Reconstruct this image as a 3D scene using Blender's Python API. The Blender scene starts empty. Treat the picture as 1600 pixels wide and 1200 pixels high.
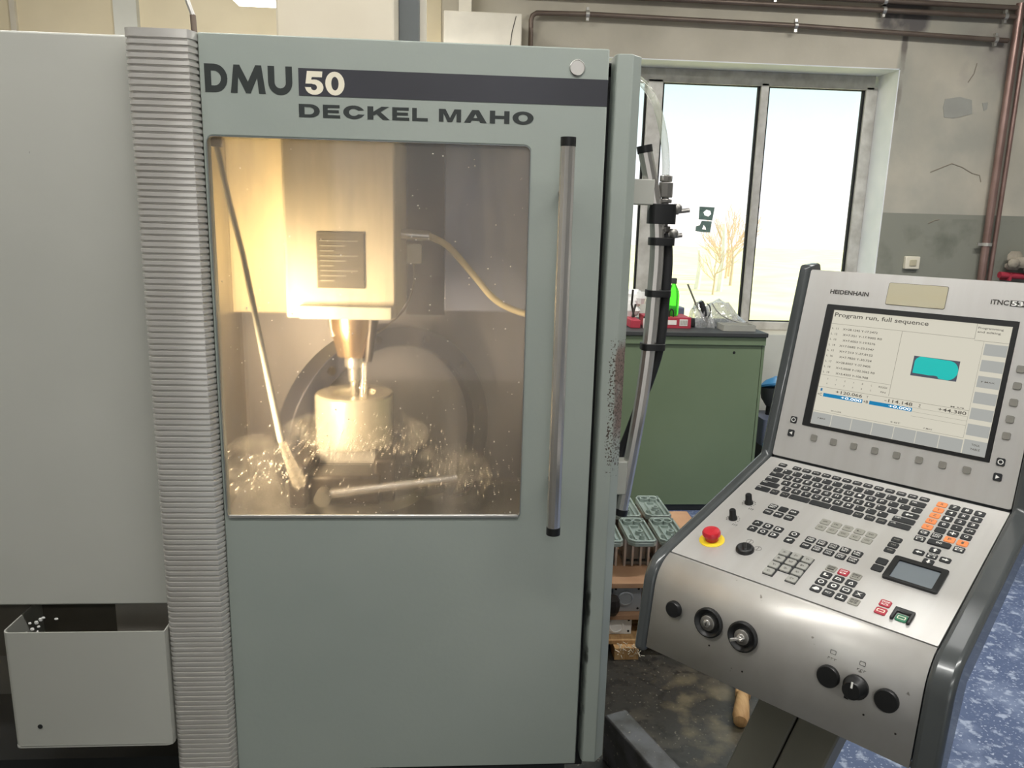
import bpy, bmesh, math, random
from mathutils import Matrix, Vector
from mathutils.geometry import tessellate_polygon
random.seed(7)
PI = math.pi
scn = bpy.context.scene
COL = scn.collection

# ------------------------------------------------------------------ camera
yaw, pitch, roll, FPX = 0.07130, 0.21098, 0.02588, 1201.97
fwd = Vector((math.sin(yaw)*math.cos(pitch), math.cos(yaw)*math.cos(pitch), -math.sin(pitch)))
rgt = Vector((math.cos(yaw), -math.sin(yaw), 0)); upv = rgt.cross(fwd)
r2 = math.cos(roll)*rgt + math.sin(roll)*upv; u2 = -math.sin(roll)*rgt + math.cos(roll)*upv
cd = bpy.data.cameras.new('camera'); cam = bpy.data.objects.new('camera', cd); COL.objects.link(cam)
cd.sensor_width = 36; cd.lens = FPX/1600*36; cd.clip_start = .02
cam.matrix_world = Matrix(((r2.x, u2.x, -fwd.x, 0), (r2.y, u2.y, -fwd.y, 0), (r2.z, u2.z, -fwd.z, 1.58), (0, 0, 0, 1)))
scn.camera = cam

# ------------------------------------------------------------------ world, sun, exposure
scn.view_settings.view_transform = 'Standard'; scn.view_settings.look = 'None'
scn.view_settings.gamma = 1; scn.view_settings.use_curve_mapping = False
scn.view_settings.exposure = 0.0
w = bpy.data.worlds.new('sky'); scn.world = w; w.use_nodes = True
nt = w.node_tree; nt.nodes.clear()
tc = nt.nodes.new('ShaderNodeTexCoord'); sp = nt.nodes.new('ShaderNodeSeparateXYZ'); rp = nt.nodes.new('ShaderNodeValToRGB')
bg = nt.nodes.new('ShaderNodeBackground'); ow = nt.nodes.new('ShaderNodeOutputWorld')
nt.links.new(tc.outputs['Generated'], sp.inputs[0]); nt.links.new(sp.outputs['Z'], rp.inputs[0])
nt.links.new(rp.outputs[0], bg.inputs[0]); nt.links.new(bg.outputs[0], ow.inputs[0])
e = rp.color_ramp.elements; e[0].position = 0.0; e[0].color = (1.0, .95, .92, 1); e[1].position = 1.0; e[1].color = (.72, .88, 1.0, 1)
x = rp.color_ramp.elements.new(.05); x.color = (.92, .94, .98, 1)
x = rp.color_ramp.elements.new(.16); x.color = (.63, .81, .80, 1)
bg.inputs[1].default_value = 1.45
SKY = bg
sd = bpy.data.lights.new('sun', 'SUN'); sd.energy = 5.5; sd.angle = .02; sd.color = (1, .95, .85)
so = bpy.data.objects.new('sun', sd); COL.objects.link(so)
so.rotation_euler = Vector((-.80, .10, -.62)).to_track_quat('-Z', 'Y').to_euler()

# ------------------------------------------------------------------ helpers
def s2l(c):
    return c/12.92 if c <= .04045 else ((c+.055)/1.055)**2.4
def C(r, g, b): return (s2l(r/255), s2l(g/255), s2l(b/255), 1)

class MB:
    def __init__(s): s.v = []; s.f = []; s.m = []
    def add(s, v, f, mi=0, T=None):
        b = len(s.v)
        s.v += [tuple(T @ Vector(p)) if T is not None else tuple(p) for p in v]
        s.f += [tuple(i+b for i in q) for q in f]; s.m += [mi]*len(f); return s
    def box(s, x0, x1, y0, y1, z0, z1, mi=0, T=None):
        v = [(x, y, z) for z in (z0, z1) for y in (y0, y1) for x in (x0, x1)]
        return s.add(v, [(0, 2, 3, 1), (4, 5, 7, 6), (0, 1, 5, 4), (2, 6, 7, 3), (0, 4, 6, 2), (1, 3, 7, 5)], mi, T)
    def ring(s, rings, mi=0, T=None, caps=True, closed=True):
        n = len(rings[0]); v = [p for r in rings for p in r]; f = []
        for k in range(len(rings)-1):
            for i in range(n if closed else n-1):
                j = (i+1) % n
                f.append((k*n+i, k*n+j, (k+1)*n+j, (k+1)*n+i))
        if caps:
            f.append(tuple(range(n-1, -1, -1))); f.append(tuple(range((len(rings)-1)*n, len(rings)*n)))
        return s.add(v, f, mi, T)
    def lathe(s, prof, n=20, T=None, mi=0, caps=True):
        return s.ring([[(r*math.cos(2*PI*i/n), r*math.sin(2*PI*i/n), h) for i in range(n)] for r, h in prof], mi, T, caps)
    def cyl(s, p0, p1, r0, r1=None, n=14, mi=0, caps=True):
        return s.tube([p0, p1], [r0, r0 if r1 is None else r1], n, mi, caps)
    def tube(s, path, r, n=8, mi=0, caps=True, flute=0):
        P = [Vector(p) for p in path]; R = r if isinstance(r, (list, tuple)) else [r]*len(P)
        t = (P[1]-P[0]).normalized(); a = Vector((0, 0, 1)) if abs(t.z) < .9 else Vector((1, 0, 0))
        x = t.cross(a).normalized(); rings = []
        for i, p in enumerate(P):
            d = (P[min(i+1, len(P)-1)]-P[max(i-1, 0)]).normalized()
            x = (x-d*x.dot(d)).normalized(); y = d.cross(x)
            rings.append([p+(x*math.cos(2*PI*k/n)+y*math.sin(2*PI*k/n))*(R[i]*(1-(flute if k % 2 else 0))) for k in range(n)])
        return s.ring(rings, mi, None, caps)
    def prism(s, loops, h0, h1, T=None, mi=0):
        L = [[Vector((p[0], p[1], 0)) for p in l] for l in loops]
        tri = tessellate_polygon(L); flat = [p for l in L for p in l]; n = len(flat)
        v = [(p.x, p.y, h0) for p in flat]+[(p.x, p.y, h1) for p in flat]
        f = [tuple(t) for t in tri]+[tuple(i+n for i in reversed(t)) for t in tri]
        b = 0
        for l in L:
            m = len(l)
            for i in range(m):
                j = (i+1) % m; f.append((b+i, b+j, b+j+n, b+i+n))
            b += m
        return s.add(v, f, mi, T)
    def sph(s, c, r, n=10, mi=0, T=None):
        rx, ry, rz = r if isinstance(r, (tuple, list)) else (r, r, r)
        rg = []
        for k in range(1, n//2+1):
            th = PI*k/(n//2+1)
            rg.append([(c[0]+rx*math.sin(th)*math.cos(2*PI*i/n), c[1]+ry*math.sin(th)*math.sin(2*PI*i/n), c[2]+rz*math.cos(th)) for i in range(n)])
        return s.ring(rg, mi, T)
    def text(s, txt, x0, x1, y0, y1, h, mi=0, T=None, bold=0, fit=True):
        v, f = glyphs(txt, bold)
        if not v: return s
        xs = [p[0] for p in v]; ys = [p[1] for p in v]
        a0, a1, b0, b1 = min(xs), max(xs), min(ys), max(ys)
        kx = (x1-x0)/max(a1-a0, 1e-6); ky = (y1-y0)/max(b1-b0, 1e-6)
        return s.add([(x0+(p[0]-a0)*kx, y0+(p[1]-b0)*ky, h) for p in v], f, mi, T)
    def build(s, name, mats, parent=None, T=None, bevel=0, smooth=40, seg=2, kind=None, label=None):
        me = bpy.data.meshes.new(name); me.from_pydata(s.v, [], s.f)
        for m in (mats if isinstance(mats, (list, tuple)) else [mats]): me.materials.append(MAT[m])
        if any(s.m): me.polygons.foreach_set('material_index', s.m)
        bm = bmesh.new(); bm.from_mesh(me); bmesh.ops.recalc_face_normals(bm, faces=bm.faces); bm.to_mesh(me); bm.free()
        if smooth:
            me.polygons.foreach_set('use_smooth', [True]*len(me.polygons)); me.set_sharp_from_angle(angle=math.radians(smooth))
        me.update()
        return link(name, me, parent, T, bevel, seg, kind, label)
def link(name, me, parent=None, T=None, bevel=0, seg=2, kind=None, label=None):
    o = bpy.data.objects.new(name, me); COL.objects.link(o)
    if T is not None: o.matrix_basis = T
    if parent is not None:
        o.parent = parent
        if parent.parent is None and parent.type == 'EMPTY': o.matrix_parent_inverse = parent.matrix_basis.inverted()
    if bevel:
        b = o.modifiers.new('bevel', 'BEVEL'); b.width = bevel; b.segments = seg; b.limit_method = 'ANGLE'; b.angle_limit = math.radians(50)
    if kind: o['kind'] = kind
    if label: o['label'] = label
    return o
GC = {}
def glyphs(txt, bold=0):
    k = (txt, bold)
    if k not in GC:
        c = bpy.data.curves.new('t', 'FONT'); c.body = txt; c.size = 1; c.offset = bold; c.resolution_u = 3
        o = bpy.data.objects.new('t', c); me = o.to_mesh()
        GC[k] = ([tuple(p.co) for p in me.vertices], [tuple(q.vertices) for q in me.polygons])
        o.to_mesh_clear(); bpy.data.objects.remove(o); bpy.data.curves.remove(c)
    return GC[k]
def tag(o, label, cat, group=None, kind=None):
    o['label'] = label; o['category'] = cat
    if group: o['group'] = group
    if kind: o['kind'] = kind
    return o
def empty(name, loc=(0, 0, 0), rz=0):
    o = bpy.data.objects.new(name, None); COL.objects.link(o); o.location = loc; o.rotation_euler = (0, 0, rz)
    o.empty_display_size = .05
    o.matrix_basis = Matrix.Translation(loc) @ Matrix.Rotation(rz, 4, 'Z')
    return o
def copy_tree(o, parent=None):
    c = o.copy(); COL.objects.link(c); c.parent = parent
    for ch in list(o.children): copy_tree(ch, c)
    return c
def struct(o): o['kind'] = 'structure'; return o
def rrect(x0, x1, y0, y1, r, n=4):
    out = []
    for cx, cy, a in ((x1-r, y0+r, -90), (x1-r, y1-r, 0), (x0+r, y1-r, 90), (x0+r, y0+r, 180)):
        for k in range(n+1):
            t = math.radians(a+90*k/n); out.append((cx+r*math.cos(t), cy+r*math.sin(t)))
    return out
def circ(cx, cy, r, n=16): return [(cx+r*math.cos(2*PI*i/n), cy+r*math.sin(2*PI*i/n)) for i in range(n)]
def spline(pts, n=6):
    P = [Vector(p) for p in pts]; P = [P[0]*2-P[1]]+P+[P[-1]*2-P[-2]]; out = []
    for i in range(1, len(P)-2):
        a, b, c, d = P[i-1:i+3]
        for k in range(n):
            t = k/n; out.append(.5*((2*b)+(c-a)*t+(2*a-5*b+4*c-d)*t*t+(3*b-a-3*c+d)*t**3))
    return out+[P[-2]]
XZ = Matrix(((1, 0, 0, 0), (0, 0, 1, 0), (0, 1, 0, 0), (0, 0, 0, 1)))     # (x, z, y): prism loops drawn in the X-Z plane, height runs along +Y

# ------------------------------------------------------------------ materials
MAT = {}
def mat(name, col, rough=.5, metal=0, col2=None, ns=8, stretch=(1, 1, 1), bump=0, bs=60, spots=None, spot_scale=120, spot_at=.7, emit=None, es=0, spec=.5, rvar=0, coat=0, contrast=(.35, .7)):
    m = bpy.data.materials.new(name); m.use_nodes = True; MAT[name] = m
    N = m.node_tree.nodes; L = m.node_tree.links; p = N['Principled BSDF']
    p.inputs['Base Color'].default_value = col; p.inputs['Roughness'].default_value = rough; p.inputs['Metallic'].default_value = metal
    p.inputs['Specular IOR Level'].default_value = spec; p.inputs['Coat Weight'].default_value = coat
    t = N.new('ShaderNodeTexCoord'); mp = N.new('ShaderNodeMapping'); mp.inputs['Scale'].default_value = stretch
    L.new(t.outputs['Object'], mp.inputs[0])
    src = None
    n1 = N.new('ShaderNodeTexNoise'); n1.inputs['Scale'].default_value = ns; n1.inputs['Detail'].default_value = 6; L.new(mp.outputs[0], n1.inputs['Vector'])
    r = N.new('ShaderNodeValToRGB'); r.color_ramp.elements[0].position, r.color_ramp.elements[1].position = contrast
    r.color_ramp.elements[0].color = col; r.color_ramp.elements[1].color = col2 or tuple(min(1, c*1.12) for c in col[:3])+(1,)
    L.new(n1.outputs[0], r.inputs[0]); src = r.outputs[0]
    if spots:
        n2 = N.new('ShaderNodeTexNoise'); n2.inputs['Scale'].default_value = spot_scale; n2.inputs['Detail'].default_value = 2; L.new(t.outputs['Object'], n2.inputs['Vector'])
        mr = N.new('ShaderNodeMapRange'); mr.inputs['From Min'].default_value = spot_at; mr.inputs['From Max'].default_value = spot_at+.03; L.new(n2.outputs[0], mr.inputs[0])
        mx = N.new('ShaderNodeMix'); mx.data_type = 'RGBA'; L.new(mr.outputs[0], mx.inputs[0]); L.new(src, mx.inputs[6]); mx.inputs[7].default_value = spots; src = mx.outputs[2]
    L.new(src, p.inputs['Base Color'])
    if rvar:
        mr = N.new('ShaderNodeMapRange'); mr.inputs['To Min'].default_value = max(0, rough-rvar); mr.inputs['To Max'].default_value = rough+rvar; L.new(n1.outputs[0], mr.inputs[0]); L.new(mr.outputs[0], p.inputs['Roughness'])
    if bump:
        n3 = N.new('ShaderNodeTexNoise'); n3.inputs['Scale'].default_value = bs; n3.inputs['Detail'].default_value = 5; L.new(mp.outputs[0], n3.inputs['Vector'])
        b = N.new('ShaderNodeBump'); b.inputs['Strength'].default_value = bump; b.inputs['Distance'].default_value = .01; L.new(n3.outputs[0], b.inputs['Height']); L.new(b.outputs[0], p.inputs['Normal'])
    if emit:
        p.inputs['Emission Color'].default_value = emit; p.inputs['Emission Strength'].default_value = es
    return m
def glass(name, dirt, dirt_col, tint=(1, 1, 1, 1), gloss=.05, haze=0, streak=(1, 1, 1), ns=6):
    m = bpy.data.materials.new(name); m.use_nodes = True; MAT[name] = m
    N = m.node_tree.nodes; L = m.node_tree.links; N.clear()
    o = N.new('ShaderNodeOutputMaterial'); tr = N.new('ShaderNodeBsdfTransparent'); tr.inputs[0].default_value = tint
    gl = N.new('ShaderNodeBsdfGlossy'); gl.inputs['Roughness'].default_value = .03; d1 = N.new('ShaderNodeBsdfDiffuse'); d1.inputs[0].default_value = dirt_col; d2 = N.new('ShaderNodeBsdfTranslucent'); d2.inputs[0].default_value = dirt_col; df = N.new('ShaderNodeMixShader'); L.new(d1.outputs[0], df.inputs[1]); L.new(d2.outputs[0], df.inputs[2])
    lw = N.new('ShaderNodeLayerWeight'); lw.inputs[0].default_value = .25; mu = N.new('ShaderNodeMath'); mu.operation = 'MULTIPLY_ADD'; mu.inputs[1].default_value = .35; mu.inputs[2].default_value = gloss*.5
    L.new(lw.outputs['Fresnel'], mu.inputs[0])
    m1 = N.new('ShaderNodeMixShader'); L.new(mu.outputs[0], m1.inputs[0]); L.new(tr.outputs[0], m1.inputs[1]); L.new(gl.outputs[0], m1.inputs[2])
    t = N.new('ShaderNodeTexCoord'); mp = N.new('ShaderNodeMapping'); mp.inputs['Scale'].default_value = streak; L.new(t.outputs['Object'], mp.inputs[0])
    n1 = N.new('ShaderNodeTexNoise'); n1.inputs['Scale'].default_value = ns; n1.inputs['Detail'].default_value = 8; L.new(mp.outputs[0], n1.inputs[0])
    mr = N.new('ShaderNodeMapRange'); mr.inputs['From Min'].default_value = .35; mr.inputs['From Max'].default_value = .75; mr.inputs['To Min'].default_value = dirt*.35; mr.inputs['To Max'].default_value = dirt
    L.new(n1.outputs[0], mr.inputs[0])
    m2 = N.new('ShaderNodeMixShader'); L.new(mr.outputs[0], m2.inputs[0]); L.new(m1.outputs[0], m2.inputs[1]); L.new(df.outputs[0], m2.inputs[2])
    last = m2.outputs[0]
    if haze:
        rf = N.new('ShaderNodeBsdfRefraction'); rf.inputs['IOR'].default_value = 1.03; rf.inputs['Roughness'].default_value = .25
        m3 = N.new('ShaderNodeMixShader'); m3.inputs[0].default_value = haze; L.new(last, m3.inputs[1]); L.new(rf.outputs[0], m3.inputs[2]); last = m3.outputs[0]
    L.new(last, o.inputs[0])

mat('door_paint', C(150, 159, 152), .42, 0, C(157, 165, 158), 3, spots=C(70, 76, 72), spot_scale=70, spot_at=.80, bump=.03, bs=90)
mat('pale_paint', C(174, 175, 167), .45, 0, C(181, 182, 174), 2.5, spots=C(90, 90, 82), spot_scale=60, spot_at=.80)
mat('ribbed_metal', C(214, 212, 207), .32, .5, C(200, 197, 191), 5)
mat('steel', C(214, 212, 208), .26, .9)
mat('steel_dull', C(150, 148, 144), .42, .9, bump=.05)
mat('black', C(22, 23, 24), .42)
mat('rubber', C(28, 29, 31), .6)
mat('dark_gap', C(20, 22, 22), .8)
mat('stripe', C(50, 51, 57), .4, 0, C(58, 59, 66), 4)
mat('letter_dark', C(40, 46, 45), .5)
mat('letter_pale', C(226, 220, 200), .5)
mat('cream', C(214, 206, 186), .5, 0, C(222, 215, 197), 3)
mat('cream_lip', C(200, 202, 194), .4)
mat('cavity', C(176, 170, 160), .34, .5, C(150, 146, 140), 5, stretch=(1, 1, .3))
mat('cavity_daylight_tint', C(132, 130, 138), .45, .1, C(116, 116, 128), 5, stretch=(1, 1, .3))  # cool tint of daylight through the door glass put into the colour
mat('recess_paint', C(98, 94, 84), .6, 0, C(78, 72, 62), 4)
mat('beam_steel', C(118, 118, 120), .42, .5, C(84, 82, 78), 14, spots=C(170, 165, 150), spot_scale=90, spot_at=.68)
mat('beam_grey', C(104, 110, 112), .45, .2)
mat('ring_dark', C(50, 54, 70), .45, .3, C(48, 50, 60), 6)  # own dark blue-grey, made bluer to carry the daylight tint
mat('spindle_warm_lit', C(206, 176, 140), .24, .9)  # steel with the warm lamp reflection put into its colour
mat('wet_alu', C(222, 216, 204), .24, .65)
mat('cavity_dark', C(66, 68, 70), .5, .3, C(50, 52, 55), 6)
mat('blue_grey', C(138, 146, 172), .4, .3, C(114, 120, 144), 6, stretch=(1, 1, .25))  # own blue-grey, deepened to stand in for daylight falling on the right side
mat('plate_grey', C(112, 108, 98), .5, 0, C(98, 94, 86), 40, stretch=(.2, 1, 3))
mat('hose_pale', C(214, 202, 168), .4)
mat('alu', C(206, 204, 200), .35, .8)
mat('iron', C(40, 35, 32), .4, .3, bump=.2)
mat('console_steel', C(208, 207, 204), .38, .45, C(200, 198, 194), 30, stretch=(1, .06, .06), rvar=.06)
mat('console_front', C(208, 206, 201), .42, .35, C(198, 195, 189), 24, stretch=(.6, .6, .6), rvar=.03, spots=C(140, 135, 126), spot_scale=55, spot_at=.74)
mat('console_frame', C(80, 84, 85), .25, .2, C(72, 76, 77), 6, coat=.3)
mat('console_shell', C(70, 73, 75), .5)
mat('stand_paint', C(124, 122, 110), .5, 0, C(112, 110, 100), 4)
mat('gap', C(64, 62, 58), .7)
mat('key_black', C(38, 40, 42), .45)
mat('key_grey', C(150, 149, 140), .5)
mat('softkey_grey', C(128, 126, 119), .5)
mat('key_light', C(158, 158, 152), .45)
mat('key_orange', C(232, 140, 84), .5)
mat('key_red', C(168, 44, 60), .45)
mat('key_green', C(28, 110, 76), .45)
mat('print_white', C(235, 235, 230), .5)
mat('print_dark', C(60, 58, 54), .6)
mat('bezel', C(24, 25, 26), .4)
mat('scr_bg', C(10, 10, 10), .35, emit=C(216, 211, 194), es=.92)
mat('scr_key', C(10, 10, 10), .35, emit=C(172, 173, 168), es=.92)
mat('scr_line', C(10, 10, 10), .35, emit=C(120, 116, 104), es=.9)
mat('scr_text', C(10, 10, 10), .35, emit=C(86, 82, 74), es=.9)
mat('scr_blue', C(4, 20, 40), .35, emit=C(8, 124, 172), es=.95)
mat('scr_white', C(200, 200, 200), .35, emit=C(235, 240, 242), es=.95)
mat('scr_teal', C(4, 60, 60), .35, emit=C(24, 184, 176), es=.95)
mat('scr_slate', C(20, 20, 26), .35, emit=C(78, 80, 92), es=.9)
mat('scr_pale', C(10, 10, 10), .35, emit=C(232, 231, 224), es=.92)
mat('touchpad', C(120, 128, 134), .28, .2)
mat('estop_red', C(190, 36, 48), .3, coat=.4)
mat('estop_yellow', C(236, 208, 40), .45)
mat('sticker_cream', C(190, 184, 158), .6, 0, C(190, 182, 152), 30, stretch=(.3, 3, 1))
mat('plaster', C(206, 199, 182), .85, 0, C(184, 178, 162), 2.2, bump=.12, bs=30)
mat('plaster_light', C(208, 208, 198), .85, 0, C(196, 196, 186), 3)
mat('plaster_cream', C(224, 212, 182), .85, 0, C(208, 196, 166), 1.6)
mat('reveal_white', C(242, 244, 246), .8, 0, C(230, 234, 236), 5)
mat('patch_grey', C(156, 156, 148), .8)
mat('stain', C(96, 92, 92), .9, 0, C(122, 117, 112), 9)
mat('crack', C(142, 134, 120), .9)
mat('win_frame', C(206, 204, 198), .45, .1, C(176, 173, 166), 14)
mat('copper', C(160, 134, 126), .32, .55, C(134, 108, 100), 6)
mat('copper_dark', C(126, 113, 102), .45, .45, C(108, 94, 84), 6)
mat('clip', C(200, 198, 192), .35, .8)
mat('white_box', C(226, 220, 204), .5)
mat('grey_steel', C(120, 126, 128), .45, .3)
mat('green_cab', C(114, 130, 102), .45, 0, C(106, 122, 94), 2, spots=C(60, 70, 56), spot_scale=40, spot_at=.8)
mat('cab_top', C(54, 56, 56), .6)
mat('red_card', C(168, 52, 68), .6)
mat('white_card', C(230, 226, 220), .6)
mat('cardboard', C(178, 140, 108), .75, 0, C(160, 122, 92), 8, bump=.05)
mat('wood', C(196, 160, 112), .65, 0, C(164, 124, 78), 14, stretch=(6, 1, 1))
mat('cast_green', C(164, 176, 170), .34, .4, C(146, 158, 152), 20)
mat('cast_grey', C(164, 166, 168), .4, .5)
mat('blue_plastic', C(70, 140, 190), .4)
mat('slate_plastic', C(92, 98, 116), .45)
mat('bag', C(214, 214, 210), .3, 0, C(240, 240, 238), 12)
mat('cloth', C(168, 160, 144), .85, 0, C(140, 132, 118), 18, bump=.3)
mat('grass', C(232, 226, 160), .9, 0, C(242, 236, 184), .8)
mat('bark', C(200, 176, 150), .9)
mat('autumn', C(236, 200, 172), .95, 0, C(228, 188, 156), 2)
mat('birch', C(220, 214, 206), .9)
mat('lamp_body', C(225, 225, 220), .5)
mat('lamp_glow', C(255, 255, 255), .4, emit=(1, .96, .88, 1), es=9)
mat('work_glow', C(255, 240, 200), .4, emit=(1, .72, .32, 1), es=2.6)
mat('ceiling_paint', C(205, 202, 194), .9)
mat('hall_wall', C(188, 186, 180), .9)
glass('window_glass', .03, (.8, .85, .85, 1), gloss=.04)
glass('door_glass', .36, (.74, .68, .62, 1), gloss=.05, haze=.22, streak=(3, 1, .45), ns=5)  # dirty wet glass, its film strengthened and warmed to imitate cavity haze
glass('clear_hose', .45, (.75, .78, .66, 1), gloss=.15)
glass('bag_film', .42, (.9, .9, .9, 1), gloss=.25, ns=30)
glass('water', .35, (1, .95, .85, 1), gloss=.4, ns=60)
m = mat('green_glass', C(40, 220, 40), .1)
p = m.node_tree.nodes['Principled BSDF']; p.inputs['Transmission Weight'].default_value = .8; p.inputs['IOR'].default_value = 1.2
for l in list(m.node_tree.links):
    if l.to_socket == p.inputs['Base Color']: m.node_tree.links.remove(l)
p.inputs['Base Color'].default_value = (.12, .85, .08, 1)

def masked(name, base, specs):
    """adds extra colour patches with a shape of their own: specs = list of (colour, axis lo/hi boxes in object space, noise scale, threshold)"""
    m = MAT[base].copy(); m.name = name; MAT[name] = m
    N = m.node_tree.nodes; L = m.node_tree.links; p = N['Principled BSDF']
    src = p.inputs['Base Color'].links[0].from_socket
    t = N.new('ShaderNodeTexCoord'); sx = N.new('ShaderNodeSeparateXYZ'); L.new(t.outputs['Object'], sx.inputs[0])
    for col, boxes, sc, th, soft in specs:
        fac = None
        for ax, lo, hi, fe in boxes:
            for a, b in ((lo-fe, lo+fe), (hi+fe, hi-fe)):
                mr = N.new('ShaderNodeMapRange'); mr.interpolation_type = 'SMOOTHSTEP'; mr.inputs['From Min'].default_value = a; mr.inputs['From Max'].default_value = b; L.new(sx.outputs[ax], mr.inputs[0])
                if fac is None: fac = mr.outputs[0]
                else:
                    q = N.new('ShaderNodeMath'); q.operation = 'MULTIPLY'; L.new(fac, q.inputs[0]); L.new(mr.outputs[0], q.inputs[1]); fac = q.outputs[0]
        n = N.new('ShaderNodeTexNoise'); n.inputs['Scale'].default_value = sc; n.inputs['Detail'].default_value = 4; L.new(t.outputs['Object'], n.inputs[0])
        ad = N.new('ShaderNodeMath'); ad.operation = 'MULTIPLY'; L.new(fac, ad.inputs[0]); L.new(n.outputs[0], ad.inputs[1])
        mr = N.new('ShaderNodeMapRange'); mr.inputs['From Min'].default_value = th; mr.inputs['From Max'].default_value = th+soft; L.new(ad.outputs[0], mr.inputs[0])
        mx = N.new('ShaderNodeMix'); mx.data_type = 'RGBA'; L.new(mr.outputs[0], mx.inputs[0]); L.new(src, mx.inputs[6]); mx.inputs[7].default_value = col; src = mx.outputs[2]
    L.new(src, p.inputs['Base Color'])
masked('post_paint', 'door_paint', [
    (C(122, 106, 98), [(0, .312, .36, .008), (2, 1.12, 1.36, .06)], 14, .26, .15),
    (C(74, 66, 58), [(0, .296, .36, .01), (2, 1.02, 1.40, .10)], 240, .53, .03),
    (C(70, 74, 70), [(0, .27, .292, .006), (2, .40, .9, .15)], 26, .42, .2)])
masked('wall_paint', 'plaster', [
    (C(168, 166, 154), [(0, 2.60, 9, .03), (2, 1.6, 9, .05)], 2.5, .30, .35),
    (C(140, 141, 129), [(0, 2.55, 9, .01), (2, -1, 1.677, .006)], .5, .10, .02),
    (C(116, 118, 106), [(0, 2.55, 9, .01), (2, -1, 1.665, .02)], 5, .50, .2),
    (C(108, 104, 102), [(0, 2.44, 2.78, .09), (2, 2.70, 2.98, .07)], 5, .27, .25),
    (C(128, 122, 114), [(0, 2.612, 2.66, .016), (2, 2.20, 2.8, .1)], 6, .30, .25),
    (C(156, 150, 142), [(0, 2.9, 3.5, .2), (2, 2.35, 2.85, .15)], 3, .42, .2)])
masked('floor_mix', 'plaster', [
    (C(58, 57, 53), [(0, -9, 9, .1)], .2, -.5, .01),
    (C(88, 83, 72), [(0, -9, 9, .1)], 6, .52, .2),
    (C(44, 43, 40), [(0, -9, 9, .1)], 22, .52, .1),
    (C(120, 116, 104), [(0, -9, 9, .1)], 75, .64, .04),
    (C(112, 104, 84), [(0, .62, 1.05, .12), (1, 1.9, 2.5, .15)], 11, .46, .2),
    (C(88, 103, 135), [(0, 1.06, 9, .05), (1, -9, 9, .1)], 2.2, .16, .12),
    (C(128, 142, 170), [(0, 1.12, 9, .05)], 6, .52, .2),
    (C(164, 176, 198), [(0, 1.12, 9, .05)], 26, .56, .10),
    (C(172, 182, 202), [(0, 1.12, 9, .05)], 90, .60, .05),
    (C(70, 76, 86), [(0, 2.0, 9, .5), (1, 2.9, 9, .5)], 1.5, .36, .2)])
p = MAT['floor_mix'].node_tree.nodes['Principled BSDF']; p.inputs['Roughness'].default_value = .38

# ------------------------------------------------------------------ the hall (setting)
X0, X1, Y0, YW, ZC = -4.2, 5.4, -4.5, 4.75, 3.7
struct(MB().box(X0, X1, Y0, YW+.5, -.1, 0).build('floor', 'floor_mix'))
struct(MB().box(X0, X1, Y0, YW+.5, ZC, ZC+.15).build('ceiling', 'ceiling_paint'))
struct(MB().box(X0-.15, X0, Y0, YW+.5, 0, ZC).build('wall_left', 'hall_wall'))
struct(MB().box(X1, X1+.15, Y0, YW+.5, 0, ZC).build('wall_right', 'hall_wall'))
g0, g1, gz = -1.2, 1.0, 2.3       # unseen opening behind the camera, added for frontal daylight fill
struct(MB().prism([[(X0, 0), (g0, 0), (g0, gz), (g1, gz), (g1, 0), (X1, 0), (X1, ZC), (X0, ZC)]], Y0-.15, Y0, XZ).build('wall_front', 'hall_wall'))
wx0, wx1, wz0, wz1 = .40, 2.628, .90, 2.522
wb = struct(MB().prism([[(X0, 0), (X1, 0), (X1, ZC), (X0, ZC)], [(wx0, wz0), (wx1, wz0), (wx1, wz1), (wx0, wz1)]], YW, YW+.34, XZ).build('wall_back', 'wall_paint'))
MB().box(wx0, wx1, YW-.006, YW, .0, wz0).build('under_window_panel', 'plaster_light', wb)
MB().box(-4.2, -.12, YW-.008, YW, 1.2, ZC).build('cream_panel', 'plaster_cream', wb)
rv = MB(); rv.box(wx1-.006, wx1, YW+.001, YW+.30, wz0, wz1); rv.build('window_reveal', 'reveal_white', wb)
MB().box(wx0, wx1, YW+.001, YW+.30, wz1-.006, wz1).build('window_lintel', 'reveal_white', wb)
for pts, mname, nm in [([(2.93, 2.36), (3.02, 2.375), (3.10, 2.36), (3.115, 2.28), (3.06, 2.265), (3.0, 2.25), (2.94, 2.255), (2.925, 2.31)], 'patch_grey', 'bare_plaster_patch'),
                       ([(3.17, 2.345), (3.205, 2.35), (3.205, 2.31), (3.185, 2.30)], 'patch_grey', 'bare_plaster_patch')]:
    MB().prism([pts], YW-.003, YW, XZ).build(nm, mname, wb)
for path in ([(2.90, 1.93), (2.97, 1.96), (3.03, 1.985), (3.10, 1.965), (3.17, 1.93), (3.22, 1.92), (3.235, 1.88)], [(3.06, 2.46), (3.09, 2.51), (3.10, 2.57)], [(2.93, 1.62), (2.97, 1.64), (3.0, 1.645)]):
    MB().tube([(a, YW-.001, b) for a, b in path], .0032, 5).build('wall_crack', 'crack', wb)
# pilaster and far fittings at the left
MB().box(-1.915, -1.79, YW-.05, YW, 1.2, ZC).build('pilaster', 'plaster_light', wb)
MB().box(-2.475, -2.445, YW-.03, YW, 1.2, ZC).build('pilaster', 'plaster', wb)

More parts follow.
